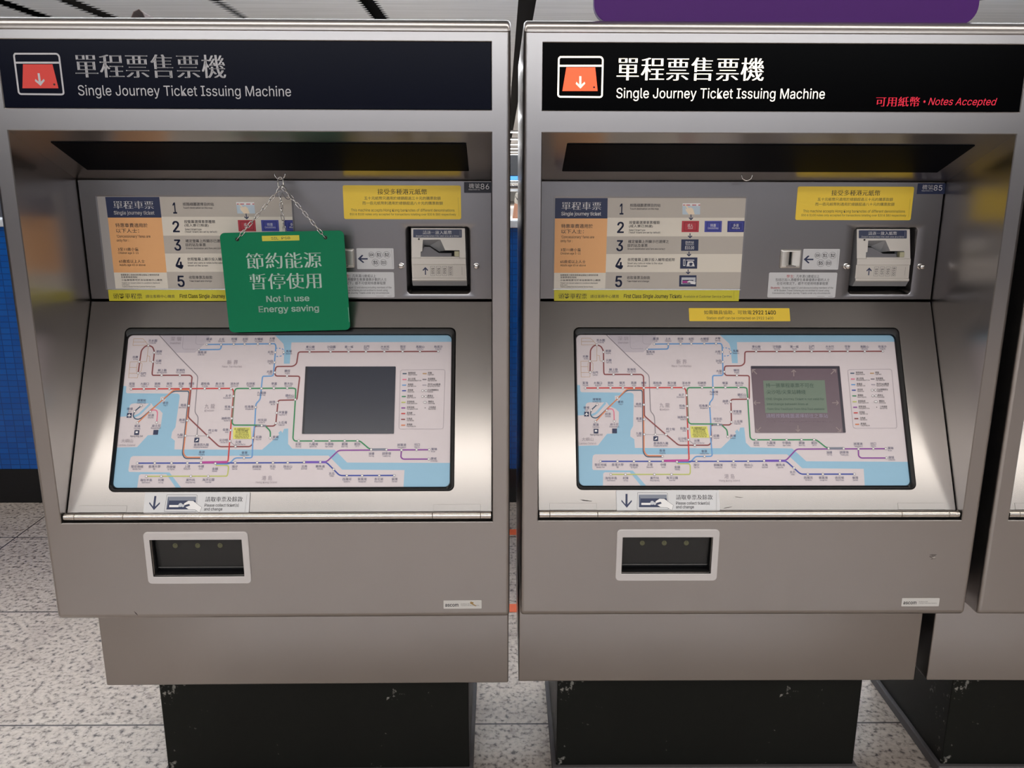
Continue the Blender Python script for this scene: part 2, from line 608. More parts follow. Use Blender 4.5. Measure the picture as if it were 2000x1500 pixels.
# ------------------------------------------------------------------ printed matter (millimetres on each card, y downward)
ART_MAP = [
    ('P','grey_land',[(72.2,-2.5),(81.2,9.3),(111.1,41.2),(153.9,41.2),(163.7,31.4),(181.9,11.9),(186.5,-2.6)]),
    ('P','sea',[(-5.4,118.1),(6.5,119.4),(7.0,133.0),(9.6,135.7),(122.6,136.5),(127.0,138.9),(128.4,143.2),(124.7,213.4),(118.3,224.0),(117.3,237.3),(126.0,243.9),(126.8,263.6),(320.4,264.4),(356.5,230.7),(354.1,226.7),(359.7,221.4),(363.3,226.7),(366.5,217.4),(375.7,216.9),(377.4,251.8),(387.2,262.3),(481.1,265.0),(510.1,293.8),(748.8,295.2),(750.3,352.3),(636.2,352.2),(637.6,310.8),(499.7,309.4),(468.3,278.1),(37.1,278.0),(32.6,280.6),(30.9,287.1),(29.9,309.3),(31.9,313.2),(120.4,314.5),(151.3,351.9),(139.7,351.9),(113.8,318.4),(58.1,318.3),(54.2,320.9),(52.6,351.9),(-9.8,351.8)]),
    ('P','land',[(-6.7,189.5),(15.6,188.7),(18.8,164.0),(21.5,160.5),(28.1,158.9),(66.4,159.4),(72.7,168.0),(85.7,173.9),(93.4,181.4),(91.9,212.1),(81.4,230.7),(65.2,231.5),(44.1,257.8),(-8.0,258.9)]),
    ('L','sea',5,[(63.7,160.0),(42.0,184.1),(30.1,189.5)],4),
    ('P','land',[(85.3,144.3),(94.0,143.2),(97.5,150.5),(93.6,157.3),(85.8,154.0)]),
    ('P','sea',[(330.7,-2.8),(353.6,20.1),(356.2,29.8),(357.4,67.2),(370.8,67.2),(371.8,16.7),(742.1,15.5),(741.4,-3.3)]),
    ('L','light_rail',0.8,[(11.9,23.8),(12.3,8.0),(32.9,7.9),(40.0,14.9),(46.0,23.2),(11.9,23.8)],0),
    ('L','light_rail',0.8,[(12.1,15.8),(40.0,15.7)],0),
    ('L','light_rail',0.8,[(47.3,24.6),(46.4,62.0),(9.5,62.8),(9.6,99.8),(29.5,99.8),(30.3,89.4)],0),
    ('L','light_rail',0.8,[(9.3,75.7),(26.0,75.7)],0),
    ('L','light_rail',0.8,[(9.0,89.4),(29.7,89.4)],0),
    ('L','light_rail',0.8,[(46.7,48.2),(52.5,49.5),(53.8,62.0),(61.0,62.8)],0),
    ('L','light_rail',0.8,[(30.9,62.0),(26.0,67.5),(25.3,84.0),(30.3,89.4),(36.8,84.0),(37.2,67.5),(30.9,62.0)],0),
    ('L','shenzhen_line',1,[(124.6,-2.5),(124.4,28.7),(127.4,32.9),(154.2,32.8)],3),
    ('L','shenzhen_line',1,[(154.2,-2.6),(153.5,17.5),(157.3,21.7),(173.4,21.7)],3),
    ('L','high_speed',2,[(66.8,-4.7),(118.8,50.9),(165.2,96.2),(165.1,180.1),(173.4,189.4),(174.2,233.3)],6),
    ('L','high_speed',0.8,[(148.6,233.3),(197.8,233.3)],0),
    ('L','airport',2.6,[(44.4,164.3),(31.2,176.6),(28.0,186.8),(32.6,194.3),(41.7,195.6),(48.4,191.6),(112.2,131.0),(146.6,131.0),(148.5,135.6),(145.2,274.1),(151.4,283.8),(187.8,283.8)],8),
    ('L','tung_chung',2.6,[(39.7,203.6),(64.6,177.4),(113.6,127.8),(150.7,127.8),(147.1,271.5),(153.3,281.4),(188.7,281.4)],6),
    ('L','disney',2.6,[(65.1,177.4),(71.2,173.9),(79.1,174.7),(82.1,180.1),(82.2,202.8)],5),
    ('L','tuen_ma',3,[(30.0,89.4),(32.3,35.7),(39.7,26.0),(47.3,24.1),(56.6,26.8),(62.2,38.5),(61.6,89.4),(62.8,94.1),(148.0,94.0),(152.3,98.1),(151.0,189.4),(154.0,193.4),(197.8,233.3),(225.4,257.6),(293.4,257.6),(298.9,251.8),(300.2,238.6),(300.4,211.3),(343.2,211.3),(347.5,206.7),(349.5,152.3),(386.6,151.7),(391.6,150.4),(395.2,96.6),(340.9,96.0),(337.9,89.2),(340.1,73.8),(378.4,73.5),(386.4,67.7),(388.8,39.5),(708.1,38.4)],5),
    ('L','east_rail',3,[(179.6,21.7),(334.7,20.1),(337.1,25.7),(335.1,96.1),(311.6,96.6),(310.8,101.5),(309.1,150.4),(300.6,159.9),(300.2,167.9),(300.7,205.4),(298.3,238.6),(299.8,282.5),(262.0,282.8),(249.6,296.3),(219.7,296.8)],5),
    ('L','east_rail',3,[(162.8,34.2),(211.8,33.6),(212.9,23.0)],5),
    ('L','east_rail',2,[(337.3,30.7),(340.8,30.7)],0),
    ('L','east_rail',2,[(344.0,30.7),(348.0,31.2)],0),
    ('L','east_rail',2,[(351.3,31.5),(354.6,34.6)],0),
    ('L','east_rail',2,[(355.7,42.9),(354.1,46.5)],0),
    ('L','east_rail',2,[(351.3,48.7),(346.9,49.8)],0),
    ('L','east_rail',2,[(343.7,50.1),(339.7,50.1)],0),
    ('L','tsuen_wan',3,[(18.3,125.9),(242.3,124.7),(247.4,128.8),(248.4,135.6),(247.2,291.6),(188.7,292.4)],5),
    ('L','kwun_tong',3,[(337.1,238.1),(336.5,222.7),(323.6,210.2),(315.8,209.2),(254.0,208.9),(249.8,204.1),(250.3,130.2),(253.7,125.0),(381.9,124.4),(387.7,126.0),(388.1,151.7),(387.5,239.9),(391.6,245.2),(536.6,245.2),(558.6,263.7),(596.5,263.7)],5),
    ('L','olive',2.6,[(70.9,323.0),(247.0,323.1),(248.5,318.4),(249.5,299.2),(220.9,299.2)],6),
    ('L','island',3,[(48.4,293.9),(225.0,294.0),(348.8,293.8),(464.7,293.3),(494.9,322.7),(615.8,322.7)],6),
    ('L','tko',3,[(415.3,292.0),(464.8,292.0),(490.3,266.3),(692.0,265.5)],6),
    ('L','tko',3,[(629.7,267.6),(628.8,282.1),(633.6,286.5),(691.1,286.5)],7),
    ('L','violet',5,[(415.2,292.7),(464.8,292.7)],0),
    ('L','slate',5,[(561.1,264.7),(597.0,264.5)],0),
    ('L','magenta',5,[(188.7,292.7),(245.9,291.9)],0),
    ('L','slate',4,[(305.1,210.7),(326.2,210.7)],0),
    ('L','brownmix',3,[(249.3,132.9),(248.9,194.8)],0),
    ('L','high_speed',1,[(248.8,245.7),(261.0,256.5)],0),
    ('D',47.3,24.1),
    ('D',62.1,41.2),
    ('D',61.0,62.8),
    ('D',30.3,62.8),
    ('D',30.3,88.9),
    ('D',83.6,94.0),
    ('D',124.8,94.0),
    ('D',179.6,21.7),
    ('D',212.3,22.5),
    ('D',240.9,21.3),
    ('D',265.6,21.0),
    ('D',295.7,20.7),
    ('D',322.9,20.4),
    ('D',162.8,34.2),
    ('D',336.5,40.7),
    ('D',355.8,40.7),
    ('D',336.4,64.2),
    ('D',338.0,87.8),
    ('D',366.5,96.0),
    ('D',18.3,125.9),
    ('D',46.9,125.9),
    ('D',75.8,125.6),
    ('D',104.1,125.6),
    ('D',129.6,125.6),
    ('D',151.8,125.6),
    ('D',183.1,125.3),
    ('D',216.0,125.3),
    ('D',242.3,125.0),
    ('D',248.6,142.9),
    ('D',248.9,168.0),
    ('D',248.7,194.0),
    ('D',248.2,220.6),
    ('D',248.3,245.2),
    ('D',261.5,257.6),
    ('D',285.0,124.7),
    ('D',310.5,125.2),
    ('D',338.4,124.7),
    ('D',368.5,124.4),
    ('D',300.1,168.5),
    ('D',316.5,210.2),
    ('D',348.1,158.0),
    ('D',348.0,181.4),
    ('D',347.8,204.9),
    ('D',298.9,238.1),
    ('D',337.1,238.1),
    ('D',44.4,164.3),
    ('D',30.9,177.4),
    ('D',91.2,149.2),
    ('D',65.9,178.0),
    ('D',39.7,203.6),
    ('D',82.2,202.8),
    ('D',150.6,164.8),
    ('D',149.9,198.5),
    ('D',149.1,233.0),
    ('D',174.2,233.0),
    ('D',198.0,233.3),
    ('D',187.8,282.7),
    ('D',48.4,293.9),
    ('D',86.6,293.9),
    ('D',123.4,293.9),
    ('D',158.2,294.0),
    ('D',188.2,292.9),
    ('D',219.8,295.0),
    ('D',263.3,293.7),
    ('D',311.6,293.7),
    ('D',346.5,293.8),
    ('D',282.1,282.8),
    ('D',70.9,323.3),
    ('D',103.5,323.3),
    ('D',168.2,323.3),
    ('D',206.3,323.3),
    ('D',414.6,39.5),
    ('D',462.4,39.2),
    ('D',503.5,39.1),
    ('D',543.0,39.1),
    ('D',585.0,38.8),
    ('D',626.7,38.7),
    ('D',666.3,38.7),
    ('D',708.1,38.4),
    ('D',388.1,150.9),
    ('D',400.8,245.2),
    ('D',433.5,245.2),
    ('D',469.2,245.2),
    ('D',503.0,245.0),
    ('D',531.4,245.0),
    ('D',562.4,265.0),
    ('D',596.4,265.0),
    ('D',629.8,266.3),
    ('D',663.4,265.5),
    ('D',691.5,265.5),
    ('D',690.9,286.5),
    ('D',379.2,293.8),
    ('D',415.2,292.7),
    ('D',450.9,292.7),
    ('D',481.2,308.9),
    ('D',510.8,322.9),
    ('D',544.5,323.0),
    ('D',582.3,322.7),
    ('D',615.3,322.7),
    ('S','天水圍','Tin Shui Wai',56.2,12.9,'c'),
    ('S','朗屏','Long Ping',67.0,38.5,'l'),
    ('S','元朗','Yuen Long',67.2,60.6,'l'),
    ('S','兆康','Siu Hong',26.8,51.5,'r'),
    ('S','屯門','Tuen Mun',35.6,90.0,'l'),
    ('S','錦上路','Kam Sheung Road',83.9,82.5,'c'),
    ('S','荃灣西','Tsuen Wan West',125.2,82.5,'c'),
    ('S','羅湖','Lo Wu',183.9,9.1,'c'),
    ('S','上水','Sheung Shui',212.4,9.1,'c'),
    ('S','粉嶺','Fanling',241.2,9.1,'c'),
    ('S','太和','Tai Wo',265.9,9.1,'c'),
    ('S','大埔墟','Tai Po Market',296.9,9.0,'c'),
    ('S','大學','University',327.4,8.1,'c'),
    ('S','落馬洲','Lok Ma Chau',160.6,40.6,'l'),
    ('S','火炭','Fo Tan',332.2,39.6,'r'),
    ('S','馬場','Racecourse',361.0,38.2,'l'),
    ('S','沙田','Sha Tin',332.3,61.7,'r'),
    ('S','大圍','Tai Wai',332.2,85.9,'r'),
    ('S','顯徑','Hin Keng',366.5,84.2,'c'),
    ('S','荃灣','Tsuen Wan',18.6,114.0,'c'),
    ('S','大窩口','Tai Wo Hau',47.2,114.0,'c'),
    ('S','葵興','Kwai Hing',76.1,114.0,'c'),
    ('S','葵芳','Kwai Fong',102.9,113.9,'c'),
    ('S','荔景','Lai King',129.4,113.9,'c'),
    ('S','美孚','Mei Foo',152.5,113.9,'c'),
    ('S','荔枝角','Lai Chi Kok',183.1,113.9,'c'),
    ('S','長沙灣','Cheung Sha Wan',216.3,113.9,'c'),
    ('S','深水埗','Sham Shui Po',249.5,113.9,'c'),
    ('S','石硤尾','Shek Kip Mei',285.4,113.8,'c'),
    ('S','樂富','Lok Fu',338.5,113.8,'c'),
    ('S','黃大仙','Wong Tai Sin',370.5,113.8,'c'),
    ('S','太子','Prince Edward',243.4,141.5,'r'),
    ('S','旺角','Mong Kok',243.4,167.2,'r'),
    ('S','油麻地','Yau Ma Tei',244.8,193.4,'r'),
    ('S','佐敦','Jordan',243.5,219.3,'r'),
    ('S','尖沙咀','Tsim Sha Tsui',243.9,242.6,'r'),
    ('S','尖東','East Tsim Sha Tsui',260.5,247.0,'l'),
    ('S','九龍塘','Kowloon Tong',311.3,135.0,'c'),
    ('S','旺角東','Mong Kok East',295.7,167.1,'r'),
    ('S','鑽石山','Diamond Hill',384.6,141.5,'r'),
    ('S','啟德','Kai Tak',343.1,156.4,'r'),
    ('S','宋皇臺','Sung Wong Toi',352.5,180.0,'l'),
    ('S','土瓜灣','To Kwa Wan',352.9,203.3,'l'),
    ('S','何文田','Ho Man Tin',316.4,197.4,'c'),
    ('S','紅磡','Hung Hom',305.0,236.0,'l'),
    ('S','黃埔','Whampoa',342.2,236.0,'l'),
    ('S','博覽館','AsiaWorld-Expo',44.1,152.4,'c'),
    ('S','機場','Airport',19.9,171.5,'c'),
    ('S','青衣','Tsing Yi',98.1,158.1,'c'),
    ('S','欣澳','Sunny Bay',68.3,186.2,'c'),
    ('S','東涌','Tung Chung',40.1,210.8,'c'),
    ('S','迪士尼','Disneyland Resort',82.0,210.0,'c'),
    ('S','南昌','Nam Cheong',144.6,163.2,'r'),
    ('S','奧運','Olympic',144.7,196.9,'r'),
    ('S','九龍','Kowloon',142.9,230.7,'r'),
    ('S','柯士甸','Austin',198.8,220.9,'l'),
    ('S','香港西九龍','Hong Kong West Kowloon',169.0,253.1,'l'),
    ('S','香港','Hong Kong',187.9,269.7,'c'),
    ('S','會展','Exhibition Centre',282.2,271.0,'c'),
    ('S','堅尼地城','Kennedy Town',48.7,301.5,'c'),
    ('S','香港大學','HKU',86.6,301.5,'c'),
    ('S','西營盤','Sai Ying Pun',123.4,302.3,'c'),
    ('S','上環','Sheung Wan',158.5,301.5,'c'),
    ('S','中環','Central',188.8,301.5,'c'),
    ('S','金鐘','Admiralty',219.8,306.7,'c'),
    ('S','灣仔','Wan Chai',263.1,302.1,'c'),
    ('S','銅鑼灣','Causeway Bay',311.7,302.3,'c'),
    ('S','天后','Tin Hau',346.3,302.1,'c'),
    ('S','海怡半島','South Horizons',71.2,331.3,'c'),
    ('S','利東','Lei Tung',103.8,331.3,'c'),
    ('S','黃竹坑','Wong Chuk Hang',168.2,331.3,'c'),
    ('S','海洋公園','Ocean Park',207.0,330.8,'c'),
    ('S','車公廟','Che Kung Temple',415.6,27.8,'c'),
    ('S','沙田圍','Sha Tin Wai',463.5,27.8,'c'),
    ('S','第一城','City One',503.9,27.7,'c'),
    ('S','石門','Shek Mun',543.7,27.4,'c'),
    ('S','大水坑','Tai Shui Hang',586.0,27.4,'c'),
    ('S','恆安','Heng On',627.2,27.3,'c'),
    ('S','馬鞍山','Ma On Shan',666.8,27.6,'c'),
    ('S','烏溪沙','Wu Kai Sha',708.1,27.3,'c'),
    ('S','彩虹','Choi Hung',400.6,252.3,'c'),
    ('S','九龍灣','Kowloon Bay',433.8,252.3,'c'),
    ('S','牛頭角','Ngau Tau Kok',468.6,252.3,'c'),
    ('S','觀塘','Kwun Tong',503.2,252.3,'c'),
    ('S','藍田','Lam Tin',531.0,252.3,'c'),
    ('S','油塘','Yau Tong',563.2,273.7,'c'),
    ('S','調景嶺','Tiu Keng Leng',596.9,273.7,'c'),
    ('S','將軍澳','Tseung Kwan O',630.2,254.5,'c'),
    ('S','坑口','Hang Hau',664.3,253.9,'c'),
    ('S','寶琳','Po Lam',696.1,264.2,'l'),
    ('S','康城','LOHAS Park',695.2,285.2,'l'),
    ('S','炮台山','Fortress Hill',379.5,302.1,'c'),
    ('S','北角','North Point',415.9,302.1,'c'),
    ('S','鰂魚涌','Quarry Bay',451.0,302.1,'c'),
    ('S','太古','Tai Koo',477.1,317.7,'c'),
    ('S','西灣河','Sai Wan Ho',511.2,330.7,'c'),
    ('S','筲箕灣','Shau Kei Wan',544.9,330.7,'c'),
    ('S','杏花邨','Heng Fa Chuen',581.3,330.8,'c'),
    ('S','柴灣','Chai Wan',616.3,330.8,'c'),
    ('T','faint','新 界',229.2,253.3,64.0,11.0,''),
    ('T','faint','New Territories',218.3,263.2,73.9,4.7,''),
    ('T','faint','九 龍',185.9,209.2,165.8,10.7,''),
    ('T','faint','Kowloon',186.8,207.5,175.5,4.6,''),
    ('T','faint','大嶼山',7.9,34.0,243.9,8.5,''),
    ('T','faint','Lantau Island',1.8,39.7,253.4,4.5,''),
    ('T','faint','港 島',323.9,346.8,327.5,10.4,''),
    ('T','faint','Hong Kong Island',311.6,358.0,336.8,4.4,''),
    ('T','faint','深 圳',96.0,120.2,8.7,10.0,''),
    ('T','faint','Shenzhen',95.8,119.8,18.7,4.7,''),
    ('P','navy',[(14.7,180.9),(25.5,180.9),(25.3,191.9),(14.5,191.9)]),
    ('P','navy',[(35.1,220.1),(45.9,220.1),(45.6,230.9),(34.9,230.9)]),
    ('P','navy',[(77.0,219.5),(87.8,219.5),(87.4,230.4),(76.7,230.4)]),
    ('P','navy',[(169.3,237.3),(180.1,237.3),(179.6,248.1),(168.9,248.1)]),
    ('P','white',[(20.0,182.0),(21.0,184.7),(23.8,187.3),(23.8,188.4),(20.7,187.3),(20.4,189.2),(21.4,190.3),(18.2,190.3),(19.3,189.2),(19.1,187.3),(15.9,188.4),(15.9,187.3),(18.9,184.7)]),
    ('P','white',[(37.7,222.7),(42.9,222.7),(42.8,226.7),(37.6,226.7)]),
    ('P','white',[(171.1,245.2),(175.2,240.4),(177.9,239.9),(176.7,244.1)]),
    ('T','navy','Ngong Ping 360',27.0,54.7,233.6,3.7,''),
    ('P','yellow_note',[(253.2,214.2),(291.8,214.2),(295.1,240.4),(254.5,240.4)]),
    ('T','ink','持一張單程車票不可在',256.2,289.5,218.2,4.6,''),
    ('T','ink','尖沙咀/尖東站轉綫',259.6,286.7,222.0,4.5,''),
    ('T','ink','ONE Single Journey Ticket',259.4,287.5,225.9,3.2,''),
    ('T','ink','is not valid for interchange',258.7,288.9,229.7,3.2,''),
    ('T','ink','between lines at Tsim Sha Tsui',258.0,290.2,233.6,3.2,''),
    ('T','ink','and East Tsim Sha Tsui',259.9,289.0,237.4,3.2,''),
    ('L','faint',0.7,[(622.9,84.9),(627.2,82.1),(721.1,81.2),(724.3,84.0),(722.3,215.5),(719.3,218.7),(625.7,218.7),(622.8,216.0),(622.9,84.9)],2),
    ('L','airport',2.6,[(628.0,90.9),(637.1,90.9)],0),
    ('T','ink','機場快綫',640.7,657.3,89.2,4.7,''),
    ('T','ink','Airport Express',640.3,661.2,93.4,3.0,''),
    ('L','disney',2.6,[(628.0,104.6),(637.1,104.6)],0),
    ('T','ink','迪士尼綫',640.8,657.3,103.0,4.7,''),
    ('T','ink','Disneyland Resort Line',640.4,670.9,107.0,3.0,''),
    ('L','east_rail',2.6,[(627.6,117.7),(636.7,117.7)],0),
    ('T','ink','東鐵綫',640.3,652.7,116.1,4.7,''),
    ('T','ink','East Rail Line',639.9,659.3,120.2,3.0,''),
    ('L','island',2.6,[(627.7,130.8),(636.8,130.8)],0),
    ('T','ink','港島綫',640.4,652.8,129.1,4.6,''),
    ('T','ink','Island Line',640.0,655.2,133.2,3.0,''),
    ('L','kwun_tong',2.6,[(627.5,144.1),(636.6,144.1)],0),
    ('T','ink','觀塘綫',640.2,652.5,142.4,4.6,''),
    ('T','ink','Kwun Tong Line',639.8,659.1,146.5,3.0,''),
    ('L','olive',2.6,[(627.0,157.6),(636.1,157.6)],0),
    ('T','ink','南港島綫',639.7,656.1,156.0,4.6,''),
    ('T','ink','South Island Line',639.3,662.7,160.0,3.0,''),
    ('L','tko',2.6,[(627.1,170.5),(636.1,170.5)],0),
    ('T','ink','將軍澳綫',639.7,656.2,168.9,4.6,''),
    ('T','ink','Tseung Kwan O Line',639.3,664.1,172.9,2.9,''),
    ('L','tsuen_wan',2.6,[(627.2,183.4),(636.2,183.4)],0),
    ('T','ink','荃灣綫',639.8,652.1,181.8,4.6,''),
    ('T','ink','Tsuen Wan Line',639.4,658.7,185.8,2.9,''),
    ('L','tuen_ma',2.6,[(627.3,196.8),(636.3,196.8)],0),
    ('T','ink','屯馬綫',639.8,652.1,195.2,4.6,''),
    ('T','ink','Tuen Ma Line',639.5,655.9,199.2,2.9,''),
    ('L','tung_chung',2.6,[(627.9,209.9),(636.8,209.9)],0),
    ('T','ink','東涌綫',640.4,652.7,208.3,4.6,''),
    ('T','ink','Tung Chung Line',640.0,660.6,212.3,3.0,''),
    ('L','light_rail',2.6,[(673.5,90.9),(682.6,90.9)],0),
    ('T','ink','輕鐵',685.7,694.0,89.2,4.7,''),
    ('T','ink','Light Rail',685.3,699.2,93.3,3.0,''),
    ('L','high_speed',2.6,[(673.5,104.6),(682.5,104.6)],0),
    ('T','ink','高速鐵路',685.6,702.2,102.9,4.7,''),
    ('T','ink','High Speed Rail',685.2,706.1,107.0,3.0,''),
    ('L','shenzhen_line',2.6,[(673.5,117.7),(682.6,117.7)],0),
    ('T','ink','昂坪360纜車',685.7,714.6,116.0,4.7,''),
    ('T','ink','Ngong Ping 360 Cable',685.2,713.0,120.1,3.0,''),
    ('L','ink',0.7,[(674.8,130.7),(681.2,130.7)],0),
    ('D',674.3,130.7),
    ('D',681.8,130.7),
    ('T','ink','可出閘轉車站',685.7,710.4,129.1,4.6,''),
    ('T','ink','Walk link',685.2,697.7,133.2,3.0,''),
    ('L','ink',0.7,[(674.8,144.0),(681.2,144.0)],0),
    ('D',674.3,144.0),
    ('D',681.8,144.0),
    ('T','ink','轉車站',685.6,698.0,142.4,4.6,''),
    ('T','ink','Interchange',685.2,700.4,146.5,3.0,''),
    ('D',678.8,157.6),
    ('D',681.2,157.6),
    ('T','ink','轉綫站',687.5,699.8,155.9,4.6,''),
    ('T','ink','Interchange',687.0,702.2,160.0,3.0,''),
    ('L','ink',2,[(679.9,170.5),(681.5,170.5)],0),
    ('T','ink','小時通道',688.3,704.7,168.9,4.6,''),
    ('T','ink','Special link',687.8,704.4,172.9,2.9,''),
]
